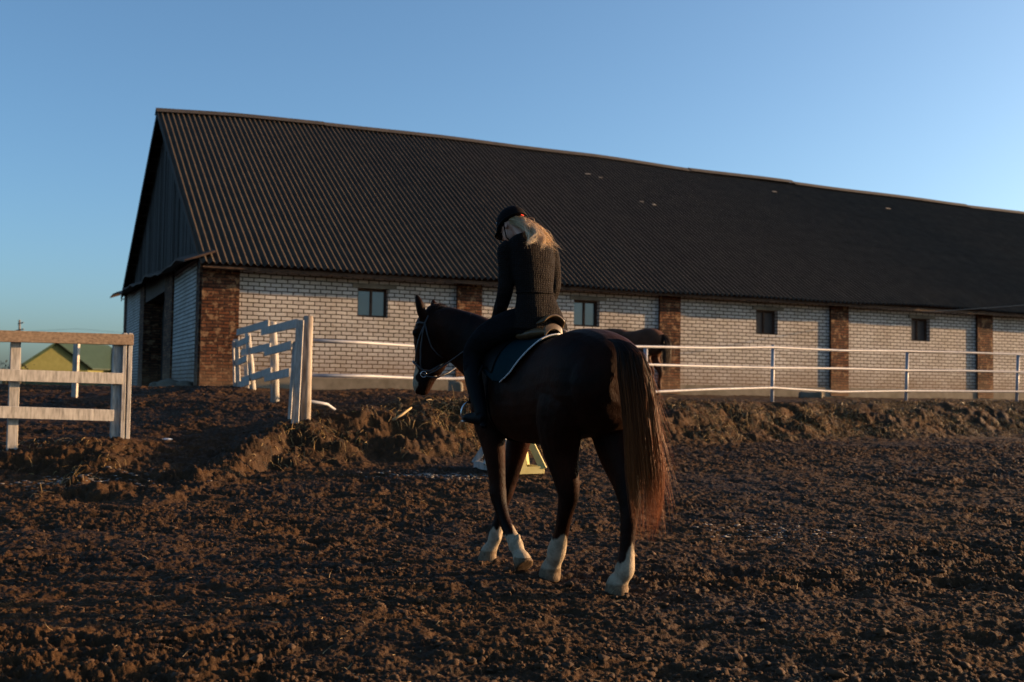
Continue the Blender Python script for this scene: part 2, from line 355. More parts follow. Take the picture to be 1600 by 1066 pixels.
def base_height(x, y):
    arena = np.interp(y, [-50, 9, 11, 13, 15, 19, 30], [0, 0, .06, .17, .27, .36, .40])
    # the crest line as a height field: y of crest at x (single valued approximation away from the gateway)
    xs = CREST[:, 0]; keep = [0, 1, 2, 3, 4, 6, 7, 8, 9, 10, 11, 12, 13, 14]
    cy = np.interp(x, CREST[keep, 0], CREST[keep, 1]); cz = np.interp(x, CREST[keep, 0], CREST[keep, 2])
    slope = np.interp(x, [-5, -3, 0, 6, 60], [1, .95, .75, .82, .9])
    wob = (fbm(x * .7, y * .7, 3, 5) - .5) * 1.1 + (fbm(x * 2.6, y * 2.6, 3, 15) - .5) * .55
    s = (y - cy) * slope + wob * .8
    w = np.interp(x, [-9, -5.2, -4.6, -3.5, -3.0, -1, 3, 8], [1.3, 1.2, 4.5, 4.5, 1.8, 1.9, 1.9, 2.1])
    up = 1.2 + (fbm(x * .25, y * .25, 3, 8) - .5) * .10
    gate = sstep(-5.35, -4.45, x) * (1 - sstep(-3.9, -2.95, x))
    top = cz + (up - cz) * sstep(0.2, 6.5, y - cy)
    k = sstep(-1, 0.12, s / w)
    h = arena + (top - arena) * k
    ramp_h = np.interp(y, [8, 11, 13, 15, 17, 20, 24, 3000], [0, .07, .22, .54, .92, 1.15, 1.2, 1.2])
    h = h * (1 - gate) + ramp_h * gate
    far = sstep(26, 60, np.hypot(x, y)); h = h * (1 - far) + np.where(y > 20, 1.2, np.where(y < 10, h, h)) * far
    return h, k
def detail(x, y, near=1.0):
    wx = x + .20 * (fbm(x * 2.6, y * 2.6, 3, 77) - .5) * 2; wy = y + .20 * (fbm(x * 2.6 + 9, y * 2.6 + 4, 3, 78) - .5) * 2
    act = .30 + .85 * sstep(.35, .65, fbm(x * .55, y * .8, 3, 99))       # churned and calmer patches
    d, r = worley(wx * 2.3, wy * 3.0, 3)                              # hoof pocks with pushed-up rims
    pock = -np.exp(-(d / .33) ** 2) * .040 * (.3 + r) + np.exp(-((d - .5) / .12) ** 2) * .014 * r
    rid = 1 - np.abs(fbm(wx * 3.0, wy * 6.8, 5, 41, .56) * 2 - 1)
    rid2 = 1 - np.abs(fbm(x * 12 + wy, y * 17, 4, 43, .64) * 2 - 1)
    f1 = fbm(x * 1.1, y * 1.6, 3, 21) - .5
    f2 = fbm(x * 20, y * 25, 4, 51, .66) - .5
    f3 = fbm(x * 50, y * 58, 2, 61) - .5
    return f1 * .05 + (.45 + .65 * act) * (pock * .8 + (rid - .7) * .070) + (.35 + .65 * act) * (np.maximum(rid2 - .62, 0) ** 1.25 * .075 + np.minimum(rid2 - .62, 0) * .02 + f2 * .030) + f3 * .013
def surf(x, y, R_=None):
    """full relief of the ground: returns z and bank factor"""
    h, k = base_height(x, y); R_ = np.hypot(x, y) if R_ is None else R_
    yy = y + 1.4 * h; xx = x + .3 * h
    amp = (1 - .9 * sstep(30, 60, R_)) * np.where(y > 23, .6, 1.0); bank = 4 * k * (1 - k)
    z = h + detail(xx, yy) * amp + bank * ((fbm(xx * 1.9, yy * 1.9, 4, 91) - .5) * .26 + (fbm(xx * 7, yy * 7, 4, 92, .62) - .5) * .17)
    return z, k
def ground_z(x, y):
    a = np.array([float(x)]); b = np.array([float(y)]); h, k = base_height(a, b)
    return float(h[0])

def build_ground():
    # rows: distance rings, dense where the mud shows its relief; columns: bearings
    r = [0.0, .6, 1.2, 1.8, 2.4]
    while r[-1] < 32: r.append(r[-1] * (1.0024 if 3.6 < r[-1] < 24 else 1.004))
    while r[-1] < 6000: r.append(r[-1] * 1.06)
    r = np.array(r)
    fine = np.linspace(-34, 34, 1010)
    th = np.radians(np.concatenate([np.arange(-180, -34, 4.0)[:-1], np.linspace(-40, -34.3, 14), fine, np.linspace(34.3, 40, 14), np.arange(42, 180, 4.0)]))
    R_, T_ = np.meshgrid(r, th, indexing='ij')
    x = R_ * np.sin(T_); y = R_ * np.cos(T_)
    h, k = surf(x, y, R_)
    V = np.stack([x, y, h], -1).reshape(-1, 3)
    nr, ntt = x.shape
    i = np.arange(nr - 1)[:, None]; j = np.arange(ntt)[None, :]; j2 = (j + 1) % ntt
    Fs = np.stack([i * ntt + j, i * ntt + j2, (i + 1) * ntt + j2, (i + 1) * ntt + j], -1).reshape(-1, 4)
    Fs = Fs[:, ::-1]
    me = np_mesh('ground', V, Fs)
    o = link_mesh('ground', me, M['mud'], None, True); tag(o, kind='structure')
    o['label'] = 'dark churned muddy riding arena rising to a rough bank'
    return o
build_ground()

# icosphere template
def ico(sub):
    bm = bmesh.new(); bmesh.ops.create_icosphere(bm, subdivisions=sub, radius=1); bm.verts.ensure_lookup_table()
    V = np.array([v.co[:] for v in bm.verts]); Fs = np.array([[v.index for v in f.verts] for f in bm.faces]); bm.free(); return V, Fs
def clods():
    V0, F0_ = ico(2); n = 16000
    r = np.exp(RNG.uniform(np.log(3.6), np.log(21), n)); t = np.radians(RNG.uniform(-33, 33, n))
    x = r * np.sin(t); y = r * np.cos(t)
    cl = fbm(x * 1.4, y * 1.8, 3, 301); ok = cl > RNG.uniform(.3, .62, n); x = x[ok]; y = y[ok]; n = len(x)
    z, k = surf(x, y)
    s = np.exp(RNG.normal(-4.9, .5, n)); s = np.clip(s, .003, .026)
    Vs = np.zeros((n, len(V0), 3))
    for c in range(3):
        Vs[:, :, c] = V0[None, :, c]
    disp = 1 + .38 * np.sin(V0[None, :, 0] * 3.1 + RNG.uniform(0, 6, (n, 1))) * np.sin(V0[None, :, 1] * 2.7 + RNG.uniform(0, 6, (n, 1))) + RNG.uniform(-.34, .34, (n, len(V0)))
    Vs *= disp[:, :, None]
    a = RNG.uniform(0, 6.28, n); ca, sa = np.cos(a)[:, None], np.sin(a)[:, None]
    ex = RNG.uniform(.8, 1.7, n)[:, None]
    X = Vs[:, :, 0] * ex; Y = Vs[:, :, 1]
    Vs2 = np.stack([X * ca - Y * sa, X * sa + Y * ca, Vs[:, :, 2] * .7], -1) * s[:, None, None]
    Vs2 += np.stack([x, y, z + s * .15], -1)[:, None, :]
    Fs = (F0_[None] + (np.arange(n) * len(V0))[:, None, None]).reshape(-1, 3)
    o = link_mesh('mud_clods', np_mesh('mud_clods', Vs2.reshape(-1, 3), Fs), M['clod'], None, True)
    tag(o, 'small crumbly brown clods of mud scattered over the whole arena', 'mud clods', kind='stuff')
clods()

def blades(name, P, L, W, D, mat, bend=.5, label=None, cat=None, parent=None, kind='stuff', seg=3):
    """P (n,3) roots, L lengths, D (n,3) directions; flat tapering blades that bend down"""
    n = len(P); k = seg + 1
    side = np.cross(D, np.array([0, 0, 1.0])); side += RNG.normal(0, .3, (n, 3)); side /= np.linalg.norm(side, axis=1)[:, None] + 1e-9
    V = np.zeros((n, k * 2, 3)); UV = np.zeros((n, k * 2, 2)); idv = RNG.uniform(0, 100, n)
    curl = RNG.normal(0, .25, (n, 3))
    for i in range(k):
        t = i / seg
        c = P + D * (L * t)[:, None] + (curl * (L * t * t)[:, None]) + np.array([0, 0, -1]) * (bend * L * t * t)[:, None]
        w = W * (1 - .85 * t) * .5
        V[:, 2 * i] = c - side * w[:, None]; V[:, 2 * i + 1] = c + side * w[:, None]
        UV[:, 2 * i] = np.stack([idv, np.full(n, t)], -1); UV[:, 2 * i + 1] = UV[:, 2 * i]
    fs = np.array([[2 * i, 2 * i + 1, 2 * i + 3, 2 * i + 2] for i in range(seg)])
    Fs = (fs[None] + (np.arange(n) * k * 2)[:, None, None]).reshape(-1, 4)
    o = link_mesh(name, np_mesh(name, V.reshape(-1, 3), Fs, UV.reshape(-1, 2)), mat, parent)
    if label: tag(o, label, cat, kind=kind)
    return o
def unit(a): return a / (np.linalg.norm(a, axis=1)[:, None] + 1e-9)
def scatter_bank(n, seed, thr, kr):
    rg = np.random.default_rng(seed)
    x = rg.uniform(-9, 22, n * 9); y = rg.uniform(11, 34, n * 9)
    h, k = base_height(x, y)
    tuft = fbm(x * 1.3, y * 1.3, 3, seed)
    ok = (k > kr[0]) & (k < kr[1]) & (tuft > thr); gate = (x > -4.7) & (x < -3.2) & (y < 24); ok &= ~gate
    ok &= np.hypot(x, y) < 34; ok &= (x > -1.2) | (rg.random(len(x)) < .35)
    x = x[ok][:n]; y = y[ok][:n]
    z, kk = surf(x, y)
    return np.stack([x, y, z], -1)
def bank_grass():
    P = scatter_bank(60000, 401, .40, (.08, .999)); n = len(P)
    D = unit(np.stack([RNG.normal(0, .55, n), RNG.normal(-.45, .5, n), RNG.uniform(.15, .9, n)], -1))
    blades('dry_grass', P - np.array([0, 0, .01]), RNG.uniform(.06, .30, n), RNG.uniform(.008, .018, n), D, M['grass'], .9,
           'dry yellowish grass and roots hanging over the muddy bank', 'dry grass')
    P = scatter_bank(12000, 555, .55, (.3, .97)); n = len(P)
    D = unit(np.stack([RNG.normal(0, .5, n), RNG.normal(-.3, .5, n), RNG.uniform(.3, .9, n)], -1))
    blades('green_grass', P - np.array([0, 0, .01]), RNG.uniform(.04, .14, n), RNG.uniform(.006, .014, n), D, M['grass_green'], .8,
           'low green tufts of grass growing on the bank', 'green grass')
    # straw and root bits lying over the arena
    n = 2600; r = np.exp(RNG.uniform(np.log(4), np.log(22), n)); t = np.radians(RNG.uniform(-32, 32, n)); x = r * np.sin(t); y = r * np.cos(t)
    z, k = surf(x, y); P = np.stack([x, y, z + .006], -1)
    D = unit(np.stack([RNG.normal(0, 1, n), RNG.normal(0, 1, n), RNG.normal(0.05, .2, n)], -1))
    blades('straw_bits', P, RNG.uniform(.015, .07, n), RNG.uniform(.002, .005, n), D, M['straw'], 0.1,
           'short bits of straw strewn over the mud', 'straw bits')
bank_grass()

# ------------------------------------------------------------------ barn
TH = 1.1403
BU = Vector((math.sin(TH), math.cos(TH), 0)); BV = Vector((-math.cos(TH), math.sin(TH), 0)); BO = Vector((-6.8736, 24.765, 0))
def B(t, v, z): return BO + BU * t + BV * v + Vector((0, 0, z))
T0, T1 = -.27, 54.6
ZF, ZW = 1.50, 4.02        # top of foundation, top of wall
VW = 19.0                  # far wall
barn = empty('barn', B(T0, 0, 1.2), 'long low white brick barn with red brick piers under a dark corrugated roof', 'barn')

def pierced(mb, fn, a0, a1, z0, z1, holes, depth):
    """vertical wall sheet in (a,z) with rectangular holes and reveals; fn(a, d, z) -> point, d = depth inwards"""
    As = sorted({a0, a1} | {h[0] for h in holes} | {h[1] for h in holes}); Zs = sorted({z0, z1} | {h[2] for h in holes} | {h[3] for h in holes})
    for i in range(len(As) - 1):
        for j in range(len(Zs) - 1):
            am = (As[i] + As[i + 1]) / 2; zm = (Zs[j] + Zs[j + 1]) / 2
            if any(h[0] < am < h[1] and h[2] < zm < h[3] for h in holes): continue
            q = [(As[i], Zs[j]), (As[i + 1], Zs[j]), (As[i + 1], Zs[j + 1]), (As[i], Zs[j + 1])]
            mb.quad(*[fn(a, 0, z) for a, z in q], q)
    for a, b_, c, d in holes:
        mb.quad(fn(a, 0, c), fn(a, depth, c), fn(a, depth, d), fn(a, 0, d), [(0, c), (depth, c), (depth, d), (0, d)])
        mb.quad(fn(b_, depth, c), fn(b_, 0, c), fn(b_, 0, d), fn(b_, depth, d), [(0, c), (depth, c), (depth, d), (0, d)])
        mb.quad(fn(a, 0, d), fn(a, depth, d), fn(b_, depth, d), fn(b_, 0, d), [(a, 0), (a, depth), (b_, depth), (b_, 0)])
        mb.quad(fn(a, 0, c), fn(b_, 0, c), fn(b_, depth, c), fn(a, depth, c), [(a, 0), (b_, 0), (b_, depth), (a, depth)])

pil = [(T0, .58)] + [(6.0 * k + .0, 6.0 * k + .68) for k in range(1, 9)] + [(T1 - .7, T1)]
wins = [(6.0 * k + 3.42 - .06 * k * (k < 5), 6.0 * k + 4.20 - .06 * k * (k < 5), 3.0, 3.70) for k in range(9)]
PD = .072
for k in range(9):                                                  # front wall, one panel per bay
    mb = MB(); a0 = pil[k][1]; a1 = pil[k + 1][0]
    pierced(mb, lambda a, d, z: B(a, d, z), a0, a1, ZF, ZW, [wins[k]], .26)
    mb.build('brick_panel', M['white_brick'], barn)
    a, b_, c, d = wins[k]
    if a < 46:
        fr = MB(); w = .055; dd = .17
        for (p, q, r_, s_) in ((a, a + w, c, d), (b_ - w, b_, c, d), (a + w, b_ - w, c, c + w), (a + w, b_ - w, d - w, d), ((a + b_) / 2 - .025, (a + b_) / 2 + .025, c + w, d - w)):
            fr.obox(B((p + q) / 2, dd, (r_ + s_) / 2), BU * (q - p) / 2, BV * .03, Vector((0, 0, (s_ - r_) / 2)))
        wf = fr.build('window_frame', M['eave_wood'], barn, bevel=.003)
        for s0, s1 in ((a + w, (a + b_) / 2 - .025), ((a + b_) / 2 + .025, b_ - w)):
            pn = MB(); pn.obox(B((s0 + s1) / 2, dd + .012, (c + d) / 2), BU * (s1 - s0) / 2, BV * .004, Vector((0, 0, (d - c) / 2 - w)))
            o = pn.build('window_pane', M['glass'] if k < 2 else M['pane_brown'], wf); o.location = (0, 0, 0)
        lt = MB(); lt.obox(B((a + b_) / 2 + .04, .05, d + .055), BU * .56, BV * .075, Vector((0, 0, .05)))
        lt.build('lintel', M['concrete'], barn, bevel=.005)
for a0, a1 in pil:
    mb = MB(); z0 = 1.25
    for (p, q, uvw) in ((B(a0, -PD, 0), B(a1, -PD, 0), a1 - a0),):
        mb.quad(p + Vector((0, 0, z0)), q + Vector((0, 0, z0)), q + Vector((0, 0, ZW)), p + Vector((0, 0, ZW)), [(a0, z0), (a1, z0), (a1, ZW), (a0, ZW)])
    for a in (a0, a1):
        mb.quad(B(a, -PD, z0), B(a, .05, z0), B(a, .05, ZW), B(a, -PD, ZW), [(0, z0), (PD, z0), (PD, ZW), (0, ZW)])
    mb.quad(B(a0, -PD, ZW), B(a1, -PD, ZW), B(a1, .05, ZW), B(a0, .05, ZW))
    mb.build('brick_pier', M['red_brick'], barn)
mb = MB()                                                           # brown brick course under the eave, foundation
mb.obox(B((T0 + T1) / 2, .02, ZW + .10), BU * (T1 - T0) / 2, BV * .16, Vector((0, 0, .10))); mb.build('cornice', M['eave_wood'], barn)
mb = MB()
mb.obox(B((T0 + T1) / 2, .16, (ZF + .2) / 2 - .002), BU * (T1 - T0 - .04) / 2, BV * .20, Vector((0, 0, (ZF - .2) / 2))); mb.build('foundation', M['concrete'], barn)

# gable end
def G(v, d, z): return B(T0 + d, v, z)
def zr_near(v): return 4.02 + (v + .46) * (9.72 - 4.02) / 9.46
def zr_far(v): return 9.72 - (v - 9.0) * (9.72 - 4.75) / 10.4
gp = [('brick_pier', 'red_brick', 0.0, .52, -.04), ('gable_brick', 'white_brick', .52, 4.7, 0), ('brick_pier', 'red_brick', 4.7, 6.3, -.05),
      ('brick_pier', 'red_brick', 11.7, 13.0, -.05), ('gable_brick', 'white_brick', 13.0, 18.2, 0), ('brick_pier', 'red_brick', 18.2, VW, -.04)]
for nm, mt, v0, v1, off in gp:
    mb = MB(); ztop = lambda v: 4.22 + .5 * v / VW
    q = [(v0, 1.2), (v1, 1.2), (v1, ztop(v1)), (v0, ztop(v0))]
    mb.quad(*[G(v, off, z) for v, z in q], q)
    if off:
        for v in (v0, v1): mb.quad(G(v, off, 1.2), G(v, .6, 1.2), G(v, .6, ztop(v)), G(v, off, ztop(v)), [(0, 1.2), (.3, 1.2), (.3, 4.2), (0, 4.2)])
    mb.build(nm, M[mt], barn)
mb = MB()                                                           # recessed doorway: jambs, lintel, two plank leaves
mb.obox(G(9.0, .25, 4.30), BV * 2.72, BU * .25, Vector((0, 0, .34))); mb.build('door_lintel', M['eave_wood'], barn)
for s0, s1 in ((6.34, 8.96), (9.04, 11.66)):
    mb = MB(); n = 13
    for i in range(n):
        v = s0 + (s1 - s0) * (i + .5) / n
        mb.obox(G(v, .55 + random.uniform(-.01, .01), 2.62), BV * ((s1 - s0) / n / 2 - .006), BU * .02, Vector((0, 0, 1.36 + random.uniform(-.03, .03))))
    dr = mb.build('barn_door', M['old_wood'], barn)
    for z in (1.8, 3.4):
        hb = MB(); hb.obox(G((s0 + s1) / 2, .515, z), BV * 1.1, BU * .012, Vector((0, 0, .06))); hb.build('door_brace', M['old_wood'], dr)
mb = MB(); v = .25; nb = 0                                          # vertical gable boards
while v < VW - .2:
    w = random.uniform(.13, .19); v1 = min(v + w, VW - .2); vm = (v + v1) / 2
    top = min(zr_near(vm), zr_far(vm)) - .14; bot = 4.42 + .5 * vm / VW + random.uniform(-.02, .02)
    if top > bot + .1:
        off = .22 + random.uniform(-.015, .015)
        mb.obox(G(vm, off, (top + bot) / 2), BV * ((v1 - v) / 2 - .007), BU * .012, Vector((0, 0, (top - bot) / 2)))
    v = v1
mb.build('gable_boards', M['old_wood'], barn)
mb = MB(); mb.poly([G(.3, .30, 4.2), G(VW - .2, .30, 4.7), G(9, .30, 9.4)]); mb.build('gable_backing', M['old_wood'], barn)
mb = MB(); n = 40; pr = []                                          # drooping pent strip across the gable
for i in range(n + 1):
    v = -.35 + (VW + 1.55) * i / n; z = 4.13 + .62 * max(v, 0) / VW + .05 * math.sin(v * 1.1) + .03 * math.sin(v * 2.7); e = -.46 - .03 * math.sin(v * 1.9)
    pr.append([G(v, .24, z + .26), G(v, e, z), G(v, e, z - .045), G(v, .24, z + .21)])
for i in range(n):
    for k in range(4): mb.quad(pr[i][k], pr[i + 1][k], pr[i + 1][(k + 1) % 4], pr[i][(k + 1) % 4])
for e in (pr[0], pr[-1]): mb.quad(*e)
mb.build('pent_roof', M['eave_wood'], barn)
for nm, a0, a1 in (('back_wall', (T0, VW), (T1, VW)), ('end_wall', (T1, 0.05), (T1, VW))):
    mb = MB(); p = B(a0[0], a0[1], 0); q = B(a1[0], a1[1], 0); L_ = (q - p).length; up = Vector((0, 0, 1))
    mb.quad(p + up * 1.1, q + up * 1.1, q + up * (4.75 if nm == 'back_wall' else 4.0), p + up * (4.75 if nm == 'back_wall' else 4.0), [(0, 1.1), (L_, 1.1), (L_, 4.3), (0, 4.3)]); mb.build(nm, M['white_brick'], barn)
mb = MB(); mb.poly([B(T1 + .005, 0, 4.0), B(T1 + .005, VW, 4.3), B(T1 + .005, 9, 9.5)]); mb.build('end_gable', M['old_wood'], barn)

# corrugated roof: sheets in rows with small laps, ridge line slightly wavy
def ridge_z(t):
    return float(np.interp(t, [-.4, 2, 4.8, 9, 14.8, 19, 24, 33, 60], [9.68, 9.80, 9.88, 9.90, 9.88, 9.78, 9.72, 9.62, 9.42])) + .012 * math.sin(t * .9)
def roof_slope(name, ve, ze, rows, sgn, wav=.155, amp=.034, seg=8, mat='slate'):
    ts = np.arange(T0 - .12, T1 + .3, wav / seg); nt_ = len(ts); n3 = np.array([ridge_z(t) for t in ts])
    sag = .03 * np.sin(ts * .35) + .02 * np.sin(ts * .9 + 1)
    Vv = []; Ff = []; UV = []; base = 0
    slen = math.hypot(9.0 - ve, 9.7 - ze)
    for r in range(rows):
        f0 = r / rows - (.012 if r else 0); f1 = (r + 1) / rows
        for e, f in enumerate((f0, (f0 + f1) / 2, f1)):
            lift = .005 - .005 * e / 2 + (rows - r) * .0
            sheet = np.floor(ts / (wav * 7)); jit = (_hash(sheet, sheet * 0 + r, 5) - .5) * .004
            wv = amp * np.sin(2 * np.pi * ts / wav)
            v = ve + (9.0 - ve) * f; z = ze + (n3 - ze) * f + sag * (1 - f) * 1.0 + wv + lift + jit * (1 if e == 0 else .3)
            if r == 0 and e == 0: v = v + (_hash(sheet, sheet * 0, 3) - .5) * .05 * sgn
            P = np.stack([BO.x + BU.x * ts + BV.x * v, BO.y + BU.y * ts + BV.y * v, z], -1); Vv.append(P); UV.append(np.stack([ts, np.full(nt_, f * slen)], -1))
        i = np.arange(nt_ - 1)
        for e in range(2):
            o0 = base + e * nt_; o1 = base + (e + 1) * nt_
            Ff.append(np.stack([o0 + i, o0 + i + 1, o1 + i + 1, o1 + i], -1))
        base += 3 * nt_
    me = np_mesh(name, np.concatenate(Vv), np.concatenate(Ff), np.concatenate(UV))
    o = link_mesh(name, me, M[mat], barn, True)
    return o
roof_slope('roof_slope', -.54, 4.02, 7, 1); roof_slope('roof_slope', 19.6, 4.72, 7, -1, seg=4)
mb = MB()                                                           # deck boards and rafters under the sheets at the verge and eave
for f in np.linspace(0.0, .98, 18):
    v = -.42 + 9.3 * f; z = 4.03 + (9.62 - 4.03) * f - .06; mb.obox(B(T0 + .45, v, z - .02), BU * .5, BV * .05, Vector((0, 0, .018)))
    v = 19.5 - 10.4 * f; z = 4.72 + (9.62 - 4.72) * f - .06; mb.obox(B(T0 + .45, v, z - .02), BU * .5, BV * .05, Vector((0, 0, .018)))
mb.build('roof_battens', M['eave_wood'], barn)
for (va, za, vb, zb_) in ((-.47, 3.95, 9.0, 9.60), (19.55, 4.62, 9.0, 9.60)):
    mb = MB(); mb.board(B(T0 - .10, va, za), B(T0 - .10, vb, zb_), .16, .03, BU); mb.build('verge_board', M['old_wood'], barn)
mb = MB(); mb.obox(B((T0 + T1) / 2, -.40, 3.955), BU * (T1 - T0) / 2, BV * .02, Vector((0, 0, .045))); mb.build('fascia', M['eave_wood'], barn)
edges = [T0 - .15, 4.8, 18.97, 23.9, 33.4, T1 + .2]; lifts = [.03, .0, .055, .03, .0]
for tt, f, l_ in ((13.6, .80, .22), (14.0, .78, .16), (14.6, .60, .18), (15.0, .585, .14), (27.4, .83, .25), (22.0, .86, .2)):
    mb = MB(); v = -.5 + 9.5 * f; z = 4.03 + (ridge_z(tt) - 4.03) * f + .045; mb.obox(B(tt, v, z), BU * l_ / 2, (BV * 9.5 + Vector((0, 0, 5.8))).normalized() * .03, Vector((0, 0, .006)), jit=.01)
    mb.build('chipped_sheet_edge', M['chip'], barn)
for i in range(5):
    mb = MB(); n = 14
    rows_ = []
    for k in range(n + 1):
        t = edges[i] + (edges[i + 1] - edges[i]) * k / n; z = ridge_z(t) + .03 + lifts[i] * (.4 + .6 * k / n if i else .5)
        rows_.append([B(t, 8.72, z - .13), B(t, 9.0, z + .045), B(t, 9.28, z - .13), B(t, 9.0, z - .0)])
    for k in range(n):
        for q in range(4): mb.quad(rows_[k][q], rows_[k + 1][q], rows_[k + 1][(q + 1) % 4], rows_[k][(q + 1) % 4])
    mb.quad(*rows_[0]); mb.quad(*rows_[-1]); mb.build('ridge_cap', M['cap'], barn)
# sagging cable from the eave out to the right
mb = MB(); a = B(21.2, -.55, 3.86); b_ = Vector((19.5, 24.0, 4.3)); pts = []
for i in range(15):
    f = i / 14; p = a.lerp(b_, f); p.z -= 1.1 * f * (1 - f) * .35; pts.append(p)
mb.tube(pts, .012, 6); tag(mb.build('cable', M['rope_tan'], None), 'thin tan cable running off the barn eave to the right', 'cable')

# ------------------------------------------------------------------ fences
def at(px, py, Y):
    a, b = px - 800, py - 533; u = a * cr + b * sr; w = -a * sr + b * cr
    d = Vector((u / FPX, cp + w / FPX * sp, sp - w / FPX * cp)); return Vector((0, 0, HC)) + d * (Y / d.y)

# left white board fence
lf = empty('board_fence', (-5.1, 14.2, .5), 'straight white board fence with a bare top rail, left of the gateway', 'fence')
def post(parent, x, y, z1, w=.11, d=.11, name='post', mat='white_wood', lean=(0, 0), z0=None, jit=.004):
    mb = MB(); zb = (ground_z(x, y) - .25) if z0 is None else z0
    mb.obox((x + lean[0] / 2, y + lean[1] / 2, (zb + z1) / 2), (w / 2, 0, 0), (0, d / 2, 0), (lean[0] / 2, lean[1] / 2, (z1 - zb) / 2), jit=jit)
    return mb.build(name, M[mat], parent, bevel=.006)
FY = 14.2
def lfY(px): return FY + (px - 200) / 175 * .68
def lfp(px, py, o=0.0): return at(px, py, lfY(px)) + Vector((.38, -.92, 0)) * o
FD = (lfp(200, 600) - lfp(0, 600)); FD.z = 0; FD.normalize(); FN = Vector((FD.y, -FD.x, 0))
for px, yt, w, t_ in ((25, 524, .12, .09), (184, 526, .11, .09), (-150, 520, .12, .09)):
    p = lfp(px, yt); z0 = ground_z(p.x, p.y) - .25; mb = MB(); mb.obox((p.x, p.y, (p.z + z0) / 2), FD * w / 2, FN * t_ / 2, (0, 0, (p.z - z0) / 2), jit=.004); mb.build('post', M['white_wood'], lf, bevel=.006)
for px, o_, w, t_ in ((202.5, .0, .05, .16), (194.5, .02, .05, .13)):
    p = lfp(px, 521, o_); z0 = ground_z(p.x, p.y) - .25; mb = MB(); mb.obox((p.x, p.y, (p.z + z0) / 2), FD * w / 2, FN * t_ / 2, (0, 0, (p.z - z0) / 2), jit=.003); mb.build('post', M['white_wood'], lf, bevel=.006)
for p0, y0, p1, y1, w, mt in ((-260, 518.5, 208, 531.5, .145, 'bare_wood'), (-260, 578, 190, 592, .145, 'white_wood'), (-260, 635.5, 177, 649, .145, 'white_wood')):
    mb = MB(); mb.board(lfp(p0, y0, .085), lfp(p1, y1, .085), w, .035, FN, jit=.003); mb.build('rail', M[mt], lf, bevel=.004)
# thin far post seen between the rails
fp = post(None, at(117, 600, 18.5).x, 18.5, at(117, 533, 18.5).z, .085, .085, 'fence_post', lean=(.01, 0)); tag(fp, 'thin white post standing alone behind the left board fence', 'post')

# leaning gate-side fence of white boards
gf = empty('leaning_fence', (-2.95, 15.2, .8), 'crooked white board fence with short stepped boards on the right of the gateway', 'fence')
mb = MB()
mb.obox((0, 0, 0), (.01, 0, 0), (0, .01, 0), (0, 0, .01))
def stick(parent, a, b, w, t, mat='white_wood', name='board', side=(0, -1, 0)):
    mb = MB(); mb.board(a, b, w, t, Vector(side), jit=.003); return mb.build(name, M[mat], parent, bevel=.004)
# big end post: white board face plus bare post behind it
a = at(477, 665, 15.2); b_ = at(482, 494, 15.2); mb = MB()
mb.tube([a - Vector((0, 0, .2)), a.lerp(b_, .5), b_], [.075, .07, .066], 9); mb.build('post', M['old_white'], gf, True)
stick(gf, at(461, 662, 15.05), at(469, 500, 15.05), .10, .05, name='post')
stick(gf, at(452, 655, 14.95), at(460, 535, 15.1), .045, .03, name='post')
mb = MB(); mb.tube([at(430, 628, 18.2) - Vector((0, 0, .15)), at(429, 560, 18.2), at(426, 503, 18.2)], [.075, .07, .06], 8); mb.build('post', M['white_wood'], gf, True)
mb = MB(); mb.tube([at(397, 622, 20.3) - Vector((0, 0, .15)), at(392, 570, 20.3), at(387, 521, 20.3)], [.065, .06, .055], 8); mb.build('post', M['white_wood'], gf, True)
stick(gf, at(387, 622, 21.2), at(382, 530, 21.2), .07, .05, name='post')
stick(gf, at(372, 618, 22.0), at(369, 530, 22.0), .11, .05, name='post'); stick(gf, at(366.5, 612, 21.8), at(364.5, 533, 21.8), .035, .05, name='post')
segs = [(15.3, 18.3, 463, 412, [(509, 521), (546, 553), (586, 590)]), (18.1, 22.1, 421, 370, [(507, 520), (543, 553), (580, 592)])]
for (p0, y0, Y0, p1, y1, Y1) in [(466, 506, 15.3, 411, 519, 18.4), (422, 506, 18.0, 372, 520, 22.0), (458, 540, 15.4, 416, 551, 18.4), (424, 542, 18.0, 379, 552, 21.6),
                                 (455, 582, 15.5, 416, 591, 18.4), (426, 580, 18.0, 380, 595, 21.6), (392, 530, 20.0, 371, 540, 22.2), (388, 560, 20.2, 371, 568, 22.2), (392, 596, 20.2, 372, 603, 22.2)]:
    stick(gf, at(p0, y0, Y0) + Vector((0, -.09, 0)), at(p1, y1, Y1) + Vector((0, -.09, 0)), .125, .03, name='rail', side=(-.8, -.6, 0))

